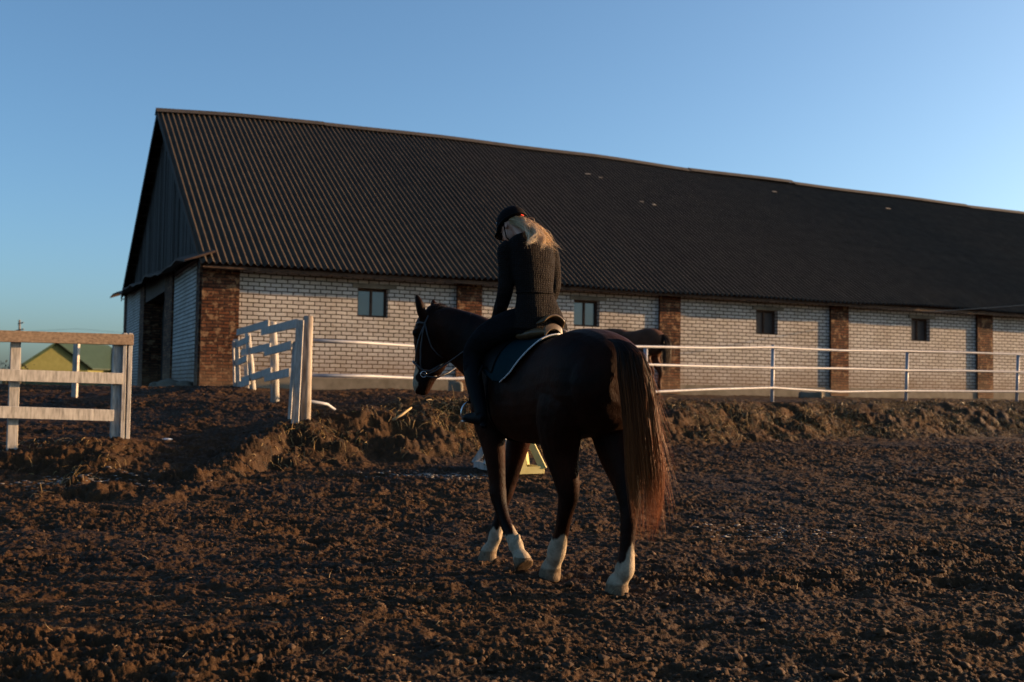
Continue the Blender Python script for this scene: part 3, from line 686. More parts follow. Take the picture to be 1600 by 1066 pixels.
# white metal rail fence
mf = empty('rail_fence', (5.55, 23, 1.1), 'three rail white metal tube fence along the top of the bank', 'fence')
posts = [(-2.9, 15.3), (2.52, 20.4), (5.55, 23.0), (9.39, 25.7), (12.86, 27.5), (16.9, 29.4), (21.0, 31.2), (25.1, 33.0)]
mpx = {1: (1008, 540, 640), 2: (1207, 539, 632), 3: (1417, 549, 629), 4: (1590, 553, 630)}
for i, (x, y) in enumerate(posts[1:], 1):
    mb = MB()
    if i in mpx: a = at(mpx[i][0] - (1 if i == 2 else 2), mpx[i][2], y); b_ = at(mpx[i][0] + 1, mpx[i][1], y)
    else: a = Vector((x, y, 1.0)); b_ = Vector((x, y, 2.30))
    if i == 1: a = at(1008, 640, y)
    mb.tube([a - Vector((0, 0, .25)), b_], .040, 12); mb.build('post', M['white_metal'], mf, True)
rails = [[(486, 532, 15.3), (570, 536, 16.1), (645, 541, 17), (800, 541, 18.5), (1008, 542, 20.35), (1110, 544, 21.7), (1207, 543, 22.95), (1310, 548, 24.3), (1417, 549, 25.65), (1500, 551, 26.6), (1590, 554, 27.45)],
         [(486, 587, 15.3), (580, 588, 16.1), (645, 591, 17), (715, 592, 17.5), (860, 580, 18.8), (1008, 570, 20.35), (1110, 573, 21.7), (1207, 575, 22.95), (1310, 576, 24.3), (1417, 579, 25.65), (1500, 579.5, 26.6), (1590, 581.5, 27.45)],
         [(478, 626, 15.3), (512, 632, 15.7), (530, 645, 15.85), (600, 668, 16.4), (695, 634, 17.4), (800, 630, 18.5), (1008, 613, 20.35), (1110, 608.5, 21.7), (1207, 606, 22.95), (1310, 612.5, 24.3), (1417, 611, 25.65), (1500, 611.5, 26.6), (1590, 612, 27.45)]]
for rl, zz in zip(rails, (2.22, 1.82, 1.42)):
    pts = [at(*p) + Vector((0, -.055, 0)) for p in rl]
    for x, y in posts[5:]: pts.append(Vector((x, y - .055, zz)))
    mb = MB(); mb.tube(pts, .026, 10); mb.build('rail', M['white_metal'], mf, True)

# ------------------------------------------------------------------ far things
def G0(X, Y): return Vector((X, Y, ground_z(X, Y)))
Yh = 150.0; hx = lambda px: (px - 800) / FPX * Yh
gh = empty('house', (hx(72), Yh, 1.2), 'small olive green house with a dark green roof far behind the left fence', 'house')
zE, zR, zB = at(60, 572, Yh).z, at(72, 535, Yh).z, 1.0
hd_ = Vector((math.cos(.62), math.sin(.62), 0)); x0, x1, xm = hx(33), hx(113), hx(72); wd = (x1 - x0) / math.cos(.62) * 1.03; O_ = Vector((x0, Yh, 0)); dpt = Vector((-math.sin(.62), math.cos(.62), 0)) * -0 + Vector((.25, .97, 0)) * 11
def hp(f, z, e=0.0): return O_ + hd_ * (wd * f) + Vector((0, 0, z)) + Vector((hd_.y, -hd_.x, 0)) * e
pf = [hp(0, zB), hp(1, zB), hp(1, zE), hp(.5, zR), hp(0, zE)]
mb = MB(); mb.poly(pf)
for f in (0, 1): mb.quad(hp(f, zB), hp(f, zB) + dpt, hp(f, zE) + dpt, hp(f, zE))
mb.poly([p + dpt for p in pf]); mb.build('wall', M['green_wall'], gh)
mb = MB(); n_ = Vector((0, 0, .14))
for fe in (-.06, 1.06):
    q = [hp(fe, zE - .30, .5), hp(.5, zR + .12, .5), hp(.5, zR + .12, .5) + dpt * 1.08, hp(fe, zE - .30, .5) + dpt * 1.08]; mb.quad(*q); mb.quad(*[p + n_ for p in q])
    for k in range(4): mb.quad(q[k], q[(k + 1) % 4], q[(k + 1) % 4] + n_, q[k] + n_)
mb.build('roof', M['green_roof'], gh)
g2 = empty('annex_house', (hx(150), Yh + 12, 1.2), 'low house with a wide dark green roof beside the olive gabled house', 'house')
mb = MB(); za, zb_ = at(150, 575, Yh).z, at(150, 538, Yh).z; Y2 = Yh + 10
mb.obox((hx(155), Y2 + 3, (za + 1) / 2), (5.6, 0, 0), (0, 3, 0), (0, 0, (za - 1) / 2)); mb.build('wall', M['green_wall'], g2)
mb = MB(); a = Vector((hx(100), Y2 - .6, za)); b_ = Vector((hx(215), Y2 - .6, za)); c = Vector((hx(205), Y2 + 4, zb_)); d_ = Vector((hx(96), Y2 + 4, zb_)); e = Vector((hx(215), Y2 + 8, za)); f_ = Vector((hx(100), Y2 + 8, za))
for q in ([a, b_, c, d_], [d_, c, e, f_], [a, d_, f_], [b_, e, c], [a, f_, e, b_]):
    mb.poly(q) if len(q) == 3 else mb.quad(*q)
mb.build('roof', M['green_roof'], g2)
mb = MB()
for i in range(60):
    X = hx(38) + i * .28; mb.obox((X, Yh - 6, 1.2 + .55), (.125, 0, 0), (0, .03, 0), (0, 0, .75 + random.uniform(-.02, .02)))
yf = mb.build('yard_fence', M['green_fence'], None); tag(yf, 'low green plank fence in front of the far green house', 'fence')
mb = MB(); pb = at(30, 612, 105); pt = at(30.5, 500, 105); mb.tube([(pb.x, pb.y, 1.0), pt], [.15, .10], 8)
pl = empty('electric_pole', (pb.x, pb.y, 1.1), 'far wooden electricity pole with a short crossarm above the left fence', 'pole'); mb.build('shaft', M['pole'], pl, True)
mb = MB(); mb.board(pt + Vector((-.35, -.1, -1.1)), pt + Vector((.5, -.1, -.9)), .12, .1, Vector((0, -1, 0))); mb.board(pt + Vector((-.1, -.1, -.4)), pt + Vector((.45, -.1, -.25)), .1, .08, Vector((0, -1, 0)))
mb.build('crossarm', M['pole'], pl)
for k, dy in enumerate((0, 1.0)):
    mb = MB(); p0 = pt + Vector((-70, 5, -.5 - dy)); p1 = pt + Vector((75, 10, -.3 - dy)); pts = []
    for i in range(31): f = i / 30; p = p0.lerp(p1, f); p.z -= 0.0 + 1.6 * math.sin(math.pi * ((f * 2) % 1)); pts.append(p)
    mb.tube(pts, .012, 5); tag(mb.build('power_line', M['wire'], None), 'upper thin wire on the far pole' if k == 0 else 'lower thin wire on the far pole', 'wire')
n = 500; P = np.array(at(14, 605, 120))[None] + RNG.normal(0, 1, (n, 3)) * np.array([1.3, .8, .75]) + np.array([0, 0, 1.1]); P[:, 2] = np.abs(P[:, 2] - 1.1) + 1.1
blades('bush', P, RNG.uniform(.2, .6, n), RNG.uniform(.12, .25, n), unit(RNG.normal(0, 1, (n, 3))), M['bush'], .1, None, None); bo = bpy.data.objects['bush']; tag(bo, 'dark round bush far off at the left edge', 'bush')

# rubble and bits
def lump(name, c, sx_, sy_, sz_, mat, label, cat, group=None, sub=3, rough=.25, box=False):
    V0, Fx = ico(sub); V = V0.copy()
    if box: V = np.sign(V) * np.abs(V) ** .45
    V *= (1 + rough * (fbm(V0[:, 0] * 1.7 + 9 + c[0], V0[:, 1] * 1.7 + V0[:, 2] * 1.3 + c[1], 4, 7) - .5) * 2)[:, None]
    V = V * np.array([sx_, sy_, sz_]) + np.array(c)
    return tag(link_mesh(name, np_mesh(name, V, Fx), mat, None, not box), label, cat, group)
p = at(712, 600, 23.4); lump('concrete_block', (p.x, p.y, 1.25), .16, .16, .19, M['concrete'], 'grey concrete block behind the lowest rail, beside the dark horse chest', 'block', box=True, rough=.06)
p = at(1266, 618, 29.0); lump('broken_slab', (p.x, p.y, p.z), .30, .15, .10, M['litter_stone'] if 'litter_stone' in M else M['concrete'], 'flat broken slab lying at the foot of the barn wall', 'slab', box=True, rough=.3)
for i, (px, py, s_, lb) in enumerate(((262, 602, .26, 'largest lump of rubble by the barn door, nearest the corner'), (243, 604, .16, 'small lump of rubble left of the largest one at the barn door'), (287, 606, .20, 'low lump of rubble under the barn corner'))):
    p = at(px, py, 25.3); lump('rubble', (p.x, p.y, 1.24), s_, s_ * .8, s_ * .62, M['concrete'], lb, 'rubble', 'rubble heaped at the barn gable', rough=.5)
for i, (px, py, Y, s_, lb) in enumerate(((262, 663, 14.6, .06, 'white rag lying in the gateway between the two fences'), (1213, 690, 20, .05, 'small white scrap lying at the foot of the bank on the right'), (1293, 701, 19, .03, 'tiny white scrap right of the larger scrap under the bank'))):
    p = at(px, py, Y); z = float(surf(np.array([p.x]), np.array([p.y]))[0][0]); lump('scrap', (p.x, p.y, z + s_ * .15), s_, s_ * .7, s_ * .3, M['litter'], lb, 'scrap', rough=.6)
p = at(640, 645, 15.2); q = at(612, 660, 14.9)
mb = MB(); mb.tube([at(614, 656, 14.6), at(628, 648, 14.7), at(643, 637, 14.85)], [.016, .018, .012], 6); tag(mb.build('stick', M['straw'], None, True), 'pale bent stick lying on the bank left of the horse', 'stick')
# frozen puddle crust at the left
def puddle(name, cx, cy, rx, ry, label, seed):
    rg = np.random.default_rng(seed); n = 420 if seed < 5 else 130; V0, Fx = ico(1)
    x = cx + rg.normal(0, rx, n); y = cy + rg.normal(0, ry, n); z, k = surf(x, y)
    s = rg.uniform(.005, .022, n); V = V0[None] * np.stack([s * rg.uniform(1, 2.2, n), s, s * .22], -1)[:, None, :] * rg.uniform(.7, 1.3, (n, len(V0), 1)) + np.stack([x, y, z + .004], -1)[:, None, :]
    Fs = (Fx[None] + (np.arange(n) * len(V0))[:, None, None]).reshape(-1, 3)
    tag(link_mesh(name, np_mesh(name, V.reshape(-1, 3), Fs), M['ice'], None, False), label, 'ice', kind='stuff')
puddle('ice_crust', -4.75, 12.1, .42, .22, 'pale crust of ice on the mud below the left fence', 3)
puddle('ice_crust', -.95, 13.2, .40, .15, 'pale crust of ice on the mud left of the jump stands', 4)
puddle('ice_crust', 2.3, 9.6, .40, .35, 'faint pale crust of ice on the mud right of the horse tail', 5)

# jump stands
def jump_stand(px, base_y, Y, mat, spread, hgt, label, rot, ratio):
    c = at(px, base_y, Y); z = ground_z(c.x, Y) + .02; t = empty('jump_stand', (c.x, Y, z), label, 'jump stand', 'show jump stands in the arena')
    R_ = lambda x, y, zz: Vector((c.x + x * math.cos(rot) - y * math.sin(rot), Y + x * math.sin(rot) + y * math.cos(rot), z + zz))
    mb = MB(); mb.obox(R_(0, 0, hgt / 2), R_(.045, 0, 0) - R_(0, 0, 0), R_(0, .045, 0) - R_(0, 0, 0), (0, 0, hgt / 2)); mb.build('upright', mat, t, bevel=.004)
    s = spread
    for a_, b2 in (((-s, -s), (s, -s)), ((s, -s), (s, s)), ((s, s), (-s, s)), ((-s, s), (-s, -s))):
        mb = MB(); mb.board(R_(a_[0], a_[1], .05), R_(b2[0], b2[1], .05), .09, .03, Vector((a_[1] - b2[1], b2[0] - a_[0], 0)) if rot == 0 else (R_(a_[1] - b2[1], b2[0] - a_[0], 0) - R_(0, 0, 0)), jit=.002); mb.build('base_board', mat, t, bevel=.003)
    for a_ in ((-s, -s), (s, -s), (s, s), (-s, s)):
        mb = MB(); mb.board(R_(a_[0], a_[1], .06), R_(a_[0] * .14, a_[1] * .14, ratio), .09, .03, Vector((a_[1], -a_[0], 0)) if rot == 0 else (R_(a_[1], -a_[0], 0) - R_(0, 0, 0)), jit=.002); mb.build('brace', mat, t, bevel=.003)
jump_stand(815, 738, 13.6, M['yellow'], .20, 1.25, 'yellow jump stand with a pyramid base behind the horse legs', .5, .52)
jump_stand(775, 733, 14.0, M['white_wood'], .22, 1.2, 'white jump stand with a splayed base left of the yellow one', .35, .45)

# ------------------------------------------------------------------ animals: lofted forms joined into one skin
class Frame:
    def __init__(s, O, deg): 
        a = math.radians(deg); s.h = Vector((-math.sin(a), math.cos(a), 0)); s.L = Vector((-math.cos(a), -math.sin(a), 0)); s.O = Vector(O)
    def p(s, a, l, z): return s.O + s.h * a + s.L * l + Vector((0, 0, z))
def loft(parts, pts, ra, rb, side, n=20, power=2.0):
    """tube through pts; rb = radii along 'side', ra = radii across it; superelliptic section"""
    pts = [Vector(p) for p in pts]; side = Vector(side)
    # smooth subdivision (Catmull-Rom) of path and radii
    P2 = []; A2 = []; B2 = []; m = len(pts)
    def cr(p0, p1, p2, p3, t): return 0.5 * ((2 * p1) + (p2 - p0) * t + (2 * p0 - 5 * p1 + 4 * p2 - p3) * t * t + (3 * p1 - p0 - 3 * p2 + p3) * t ** 3)
    for i in range(m - 1):
        g = lambda arr, k: arr[max(0, min(m - 1, k))]
        for s_ in range(4):
            t = s_ / 4
            P2.append(cr(g(pts, i - 1), pts[i], pts[i + 1], g(pts, i + 2), t))
            A2.append(cr(g(ra, i - 1), ra[i], ra[i + 1], g(ra, i + 2), t)); B2.append(cr(g(rb, i - 1), rb[i], rb[i + 1], g(rb, i + 2), t))
    P2.append(pts[-1]); A2.append(ra[-1]); B2.append(rb[-1])
    V = []; F = []
    for i, p in enumerate(P2):
        t = (P2[min(i + 1, len(P2) - 1)] - P2[max(i - 1, 0)]).normalized(); b_ = (side - t * side.dot(t)).normalized(); a_ = t.cross(b_)
        for k in range(n):
            c, s_ = math.cos(2 * math.pi * k / n), math.sin(2 * math.pi * k / n)
            c = math.copysign(abs(c) ** (2 / power), c); s_ = math.copysign(abs(s_) ** (2 / power), s_)
            V.append(p + a_ * (A2[i] * c) + b_ * (B2[i] * s_))
    for i in range(len(P2) - 1):
        for k in range(n): F.append((i * n + k, i * n + (k + 1) % n, (i + 1) * n + (k + 1) % n, (i + 1) * n + k))
    F.append(tuple(range(n))[::-1]); F.append(tuple((len(P2) - 1) * n + k for k in range(n)))
    parts.append((V, F))
def ball(parts, c, r, ax=None):
    V0, Fx = ico(3); c = Vector(c); r = r if isinstance(r, (tuple, list)) else (r, r, r)
    X, Y, Z = ax or (Vector((1, 0, 0)), Vector((0, 1, 0)), Vector((0, 0, 1)))
    parts.append(([c + X * (v[0] * r[0]) + Y * (v[1] * r[1]) + Z * (v[2] * r[2]) for v in V0], [tuple(int(i) for i in f) for f in Fx]))
def fuse(name, parts, mat, parent=None, voxel=.01, smooth=6, factor=.5):
    V = []; F = []
    for v, f in parts: o = len(V); V += [tuple(p) for p in v]; F += [tuple(i + o for i in q) for q in f]
    me = bpy.data.meshes.new('tmp'); me.from_pydata(V, [], F); me.update()
    bm = bmesh.new(); bm.from_mesh(me); bmesh.ops.recalc_face_normals(bm, faces=bm.faces); bm.to_mesh(me); bm.free()
    o = bpy.data.objects.new('tmp', me); COL.objects.link(o)
    r = o.modifiers.new('r', 'REMESH'); r.mode = 'VOXEL'; r.voxel_size = voxel; r.use_smooth_shade = True
    s_ = o.modifiers.new('s', 'SMOOTH'); s_.iterations = smooth; s_.factor = factor
    dg = bpy.context.evaluated_depsgraph_get(); dg.update()
    me2 = bpy.data.meshes.new_from_object(o.evaluated_get(dg)); me2.name = name
    bpy.data.objects.remove(o)
    return link_mesh(name, me2, mat, parent, True)
def verts_of(o):
    a = np.zeros(len(o.data.vertices) * 3, dtype=np.float32); o.data.vertices.foreach_get('co', a); return a.reshape(-1, 3)
def set_attr(o, name, val):
    at_ = o.data.attributes.new(name, 'FLOAT', 'POINT'); at_.data.foreach_set('value', np.asarray(val, dtype=np.float32))
def strands(name, roots, paths, r0, mat, parent, sides=3, label=None):
    """paths: (n,k,3) arrays of points; r0 (n,) root radius"""
    n, k, _ = paths.shape; V = np.zeros((n, k, sides, 3)); UV = np.zeros((n, k, sides, 2)); idv = RNG.uniform(0, 50, n)
    T = np.gradient(paths, axis=1); T /= np.linalg.norm(T, axis=2, keepdims=True) + 1e-9
    ref = unit(RNG.normal(0, 1, (n, 3)))[:, None, :]; A = np.cross(T, ref); A /= np.linalg.norm(A, axis=2, keepdims=True) + 1e-9; Bv = np.cross(T, A)
    tt = np.linspace(0, 1, k); w = (1 - tt ** 2.5 * .9)[None, :, None] * np.asarray(r0)[:, None, None]
    for s_ in range(sides):
        an = 2 * math.pi * s_ / sides; V[:, :, s_] = paths + (A * math.cos(an) + Bv * math.sin(an)) * w
        UV[:, :, s_, 0] = idv[:, None]; UV[:, :, s_, 1] = tt[None]
    fs = np.array([[i * sides + s_, i * sides + (s_ + 1) % sides, (i + 1) * sides + (s_ + 1) % sides, (i + 1) * sides + s_] for i in range(k - 1) for s_ in range(sides)])
    Fs = (fs[None] + (np.arange(n) * k * sides)[:, None, None]).reshape(-1, 4)
    return link_mesh(name, np_mesh(name, V.reshape(-1, 3), Fs, UV.reshape(-1, 2)), mat, parent, True)

def build_horse(fr, legs, neck, head, voxel, mat, parent, sock=None):
    p = fr.p; parts = []
    # trunk: rings across the heading
    T = [(-.06, 1.40, 1.16, .13), (-.02, 1.51, 1.06, .21), (.08, 1.585, 1.00, .265), (.22, 1.64, .97, .295), (.36, 1.655, .955, .305), (.52, 1.63, .93, .30), (.68, 1.60, .905, .30),
         (.85, 1.585, .885, .31), (1.02, 1.60, .88, .305), (1.16, 1.655, .90, .275), (1.30, 1.66, .92, .245), (1.44, 1.56, .98, .225), (1.55, 1.43, 1.05, .19), (1.62, 1.32, 1.12, .12)]
    loft(parts, [p(a, 0, (zt + zb) / 2) for a, zt, zb, w in T], [(zt - zb) / 2 for a, zt, zb, w in T], [w for a, zt, zb, w in T], fr.L, 28, 2.25)
    ball(parts, p(.10, .13, 1.30), (.16, .15, .22)); ball(parts, p(.10, -.13, 1.30), (.16, .15, .22))        # buttocks
    ball(parts, p(.42, .17, 1.15), (.17, .14, .22), (fr.h, fr.L, Vector((0, 0, 1)))); ball(parts, p(.32, -.17, 1.15), (.17, .14, .22), (fr.h, fr.L, Vector((0, 0, 1))))
    for s_ in (1, -1): ball(parts, p(1.40, s_ * .15, 1.20), (.15, .12, .24), (fr.h, fr.L, Vector((0, 0, 1))))  # shoulders
    for (c, ra, rb) in [neck]: loft(parts, [p(*q) for q in c], ra, rb, fr.L, 24, 2.1)
    for c, ra, rb in legs: loft(parts, [p(*q) for q in c], ra, rb, fr.L, 18, 2.2)
    head(parts)
    return parts

HF = Frame((.676, 6.672, 0), 31.0)
hz = lambda a, l: ground_z(*HF.p(a, l, 0).xy)
horse = empty('horse', HF.p(.8, 0, 0), 'large dark bay horse with four white socks carrying the rider across the arena', 'horse')
legs = [
    # hind right, standing behind under the tail
    ([(.24, -.13, 1.36), (.26, -.15, 1.18), (.26, -.14, 1.02), (.19, -.12, .86), (.08, -.10, .70), (.015, -.085, .585), (-.005, -.07, .50), (-.012, -.055, .38), (-.016, -.045, .26), (-.010, -.035, .165), (.015, -.03, .115), (.04, -.02, .07), (.055, -.02, .0)],
     [.23, .235, .19, .145, .108, .086, .068, .053, .052, .066, .055, .070, .080], [.13, .145, .125, .10, .070, .060, .049, .044, .044, .056, .050, .064, .070]),
    # hind left, stepping forward under the belly
    ([(.30, .13, 1.36), (.38, .16, 1.18), (.44, .155, 1.02), (.46, .135, .88), (.44, .115, .74), (.425, .095, .60), (.455, .085, .52), (.50, .075, .42), (.555, .06, .31), (.63, .045, .19), (.675, .035, .12), (.715, .03, .065), (.735, .03, .0)],
     [.23, .235, .19, .15, .115, .088, .070, .054, .053, .067, .056, .070, .080], [.13, .145, .13, .105, .078, .062, .051, .046, .046, .058, .051, .066, .072]),
    # fore left, trailing, about to leave the ground
    ([(1.42, .16, 1.25), (1.38, .15, 1.05), (1.33, .14, .90), (1.30, .13, .74), (1.285, .12, .60), (1.275, .12, .52), (1.235, .12, .43), (1.16, .12, .32), (1.06, .12, .225), (1.02, .12, .185), (.985, .12, .145), (.955, .12, .115), (.905, .12, .06)],
     [.16, .135, .105, .078, .062, .064, .050, .044, .050, .056, .044, .058, .072], [.10, .10, .085, .066, .056, .058, .046, .040, .044, .050, .044, .056, .066]),
    # fore right, reaching forward
    ([(1.42, -.15, 1.25), (1.40, -.14, 1.05), (1.41, -.13, .90), (1.44, -.11, .74), (1.47, -.09, .60), (1.49, -.07, .50), (1.50, -.05, .41), (1.51, -.03, .30), (1.525, -.01, .18), (1.545, .0, .12), (1.575, .015, .06), (1.59, .02, -.02)],
     [.16, .135, .105, .078, .064, .062, .048, .042, .052, .044, .062, .078], [.10, .10, .085, .068, .058, .056, .042, .038, .048, .044, .058, .068])]
neck = ([(1.05, .0, 1.34), (1.30, .01, 1.40), (1.50, .05, 1.47), (1.68, .11, 1.575), (1.84, .19, 1.665), (1.955, .255, 1.735), (2.02, .285, 1.80)],
        [.20, .27, .275, .245, .205, .165, .09], [.20, .19, .155, .12, .10, .085, .06])
YH = 8.24
def head_main(parts):
    rows = [(476, 669, 690, .045), (486, 661, 702, .070), (498, 655, 708, .090), (510, 649, 709, .102), (522, 646, 710, .104), (536, 646.5, 708, .094), (550, 648, 705, .084), (563, 648, 700, .074),
            (576, 647.5, 691, .064), (588, 646, 682, .058), (598, 644.5, 677, .056), (606, 644.5, 673, .052), (612, 647, 668, .042), (616, 651, 664, .025)]
    c = [at((a + b) / 2, y, YH) for y, a, b, w in rows]
    loft(parts, c, [w for *_, w in rows], [(b - a) / 2 / FPX * YH for y, a, b, w in rows], Vector((1, 0, 0)), 24, 2.2)
    ball(parts, at(650, 520, YH - .075), (.03, .025, .035)); ball(parts, at(651, 602, YH - .035), (.022, .02, .028)); ball(parts, at(693, 552, YH), (.055, .085, .075)); ball(parts, at(661, 611, YH), (.05, .045, .035))
    # ears
    loft(parts, [at(665, 502, YH - .06), at(659, 488, YH - .07), at(656, 476, YH - .08), at(652.5, 466, YH - .085), at(650.5, 460, YH - .09)], [.026, .032, .033, .022, .006], [.036, .037, .034, .022, .006], Vector((1, 0, 0)), 12)
    loft(parts, [at(684, 494, YH + .05), at(680, 484, YH + .06), at(677.5, 475, YH + .065), at(676.5, 467, YH + .07)], [.026, .030, .026, .006], [.038, .036, .026, .006], Vector((1, 0, 0)), 12)
parts = build_horse(HF, legs, neck, head_main, .009, M['coat'], horse)
for a, l, zz in ((-.012, -.02, .045), (.672, .03, .045), (1.535, .02, .035)):      # heel bulbs and fetlock tufts
    for s_ in (1, -1): ball(parts, HF.p(a + .02, l + s_ * .026, zz - .004), (.030, .024, .030))
for a, l, zz in ((-.065, -.035, .155), (.575, .045, .185), (1.475, -.01, .175), (.985, .12, .245)): ball(parts, HF.p(a + .008, l, zz), (.018, .018, .026))
for s_ in (1, -1): ball(parts, HF.p(.955, .12 + s_ * .026, .13), (.024, .022, .024))
body = fuse('body', parts, M['coat'], horse, .0085, 5)
V = verts_of(body)
rel = V - np.array(HF.O); ca = rel @ np.array(HF.h); cl = rel @ np.array(HF.L); z = V[:, 2]
ang = fbm(V[:, 0] * 26, V[:, 1] * 26 + z * 14, 3, 71) - .5
top = np.select([(ca > 1.42), (ca > .82), (ca > .38)], [.26, .285, .275], .26) + ang * .09
top = top + np.where(ca < .38, .055 * np.clip(np.cos((cl + .05) * 50), -1, 1), .035 * np.cos((cl - .08) * 40))
sock = sstep(.008, -.008, z - top)
# white flare running down the front of the muzzle
fx = np.array([at(644, y, YH).x for y in (560, 618)]); fz = np.array([at(644, 560, YH).z, at(644, 618, YH).z])
front = (z < at(650, 566, YH).z) & (V[:, 0] < at(652, 590, YH).x + .012 * np.sin(z * 60)) & (V[:, 1] > YH - .3) & (ca > 1.75)
sock = np.maximum(sock, front * .95)
hoof = sstep(.080, .062, z - np.where((ca > .82) & (ca < 1.15), .025, 0)) * .85
# dark sole of the lifted foot
hoof = np.maximum(hoof, ((np.abs(ca - .90) < .045) & (z < .12) & (z > .02)) * 1.0)
set_attr(body, 'marks', sock); set_attr(body, 'hoof', hoof)
# tail
def tail_strands(n, seed):
    rg = np.random.default_rng(seed)
    cen = [(958, 530, .035), (972, 536, .05), (985, 552, .075), (993, 590, .10), (999, 640, .10), (1004, 690, .105), (1008, 740, .11), (1010, 790, .09), (1009, 845, .05)]
    C = np.array([at(px, py, 6.62 - .10 * min(1, i / 2)) for i, (px, py, w) in enumerate(cen)]); W = np.array([w for *_, w in cen])
    k = 22; u = np.linspace(0, 1, k); un = np.linspace(0, 1, len(cen))
    endu = np.clip(rg.beta(3.6, 1.5, n), .38, 1.0)
    nl = 170; lid = rg.integers(0, nl, n); ax = np.clip(rg.uniform(-1, 1, nl)[lid] + rg.normal(0, .07, n), -1.05, 1.05); ay = np.clip(rg.uniform(-1, 1, nl)[lid] + rg.normal(0, .1, n), -1, 1); endu = np.clip(endu * rg.uniform(.9, 1.06, nl)[lid], .4, 1)
    P = np.zeros((n, k, 3))
    for j in range(k):
        uu = u[j] * endu
        c = np.stack([np.interp(uu, un, C[:, d]) for d in range(3)], -1); w = np.interp(uu, un, W)
        flare = 1 + .9 * np.maximum(uu - .72, 0) * (rg.random(1) * 0 + 1)
        P[:, j, 0] = c[:, 0] + w * ax * flare; P[:, j, 1] = c[:, 1] + w * ay * .62 * np.sqrt(np.maximum(0.05, 1 - ax ** 2 * .8)); P[:, j, 2] = c[:, 2]
    ph = rg.uniform(0, 6.28, (n, 1)); am = rg.uniform(.001, .009, (n, 1)) * np.linspace(0, 1, k)[None]
    P[:, :, 0] += am * np.sin(u[None] * rg.uniform(5, 16, (n, 1)) + ph); P[:, :, 1] += am * np.cos(u[None] * rg.uniform(5, 14, (n, 1)) + ph)
    # a few loose wisps blown to the right near the tip
    ww = rg.random(n) < .08; P[ww, :, 0] += (np.linspace(0, 1, k) ** 4)[None] * rg.uniform(.03, .13, (ww.sum(), 1))
    return P
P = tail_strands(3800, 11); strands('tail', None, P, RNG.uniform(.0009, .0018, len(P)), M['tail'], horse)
# mane: short fringe along the crest plus forelock
n = 1100; u = RNG.uniform(0, 1, n); crest = np.array([HF.p(1.36, 0, 1.69), HF.p(1.50, .04, 1.745), HF.p(1.66, .10, 1.80), HF.p(1.82, .18, 1.855), HF.p(1.94, .245, 1.895), HF.p(2.0, .28, 1.90)])
un = np.linspace(0, 1, len(crest)); R_ = np.stack([np.interp(u, un, crest[:, d]) for d in range(3)], -1); R_[:, 2] -= .03; R_ += RNG.normal(0, .010, (n, 3))
D = np.array(HF.L)[None] * RNG.normal(.25, .6, (n, 1)) + np.array([0, 0, 1.0]) * RNG.uniform(.35, 1, (n, 1)) + np.array(HF.h)[None] * RNG.normal(-.45, .35, (n, 1)); D = unit(D)
ln = RNG.uniform(.04, .10, n); k = 6; P = np.zeros((n, k, 3))
for j in range(k): t = j / (k - 1); P[:, j] = R_ + D * (ln * t)[:, None] + np.array([0, 0, -1]) * (ln * t * t * .75)[:, None]
strands('mane', None, P, RNG.uniform(.0012, .0022, n), M['mane'], horse)
eb = []; 
pe = MB(); e = at(649, 520, YH - .098); V0, Fx = ico(2)
eye = link_mesh('eye', np_mesh('eye', V0 * np.array([.014, .010, .017]) + np.array(e), Fx), M['boot'], horse, True)

# bridle, reins
bri = empty('bridle', at(660, 560, YH), 'grey brown leather bridle with steel bit ring on the horse head', 'bridle')
def strap(name, pts, r, mat, parent, flat=None, n=8):
    mb = MB(); mb.tube(pts, r, n); return mb.build(name, mat, parent, True)
yn = YH - .115
hd = lambda px, py, dy=0.0: at(px, py, yn + dy)
strap('browband', [hd(651, 506, .06), hd(655, 504, .015), hd(661, 505, .005), hd(664, 506, .01)], .008, M['strap'], bri)
strap('cheekpiece', [hd(671, 488, .06), hd(664, 505, .0), hd(660, 522, -.002), hd(657.5, 545, .012), hd(657, 568, .028), hd(659, 582, .038)], .0062, M['strap'], bri)
strap('cheekpiece', [hd(663, 508, .0), hd(656, 524, -.002), hd(650.5, 545, .02), hd(648.5, 566, .05)], .005, M['strap'], bri)
strap('throatlash', [hd(664, 506, .003), hd(668, 524, -.004), hd(674, 542, .0), hd(683, 553, .01), hd(692, 560, .04)], .0055, M['strap'], bri)
strap('noseband', [hd(645.5, 565, .08), hd(647, 567, .045), hd(654, 573, .035), hd(661, 579, .035), hd(672, 580, .035), hd(683, 574, .04), hd(691, 568, .07)], .0085, M['strap'], bri)
strap('chin_strap', [hd(660, 583, .04), hd(667, 588, .04), hd(675, 590, .045), hd(682, 588, .07)], .007, M['strap'], bri)
rg_ = [hd(662 + 4.6 * math.cos(a), 585 + 4.6 * math.sin(a), .032) for a in np.linspace(0, 2 * math.pi, 17)]
strap('bit_ring', rg_, .0035, M['steel'], bri)
HANDL = HF.p(1.335, .13, 1.70)
strap('rein', [hd(666, 586, .03), hd(680, 580, .0), hd(700, 567, -.06), hd(722, 551, -.15), hd(745, 534, -.25), HANDL], .0058, M['strap'], bri)
strap('rein', [hd(665, 588, .03), hd(684, 590, .02), hd(700, 583, .08), hd(712, 575, .18)], .0062, M['strap'], bri)

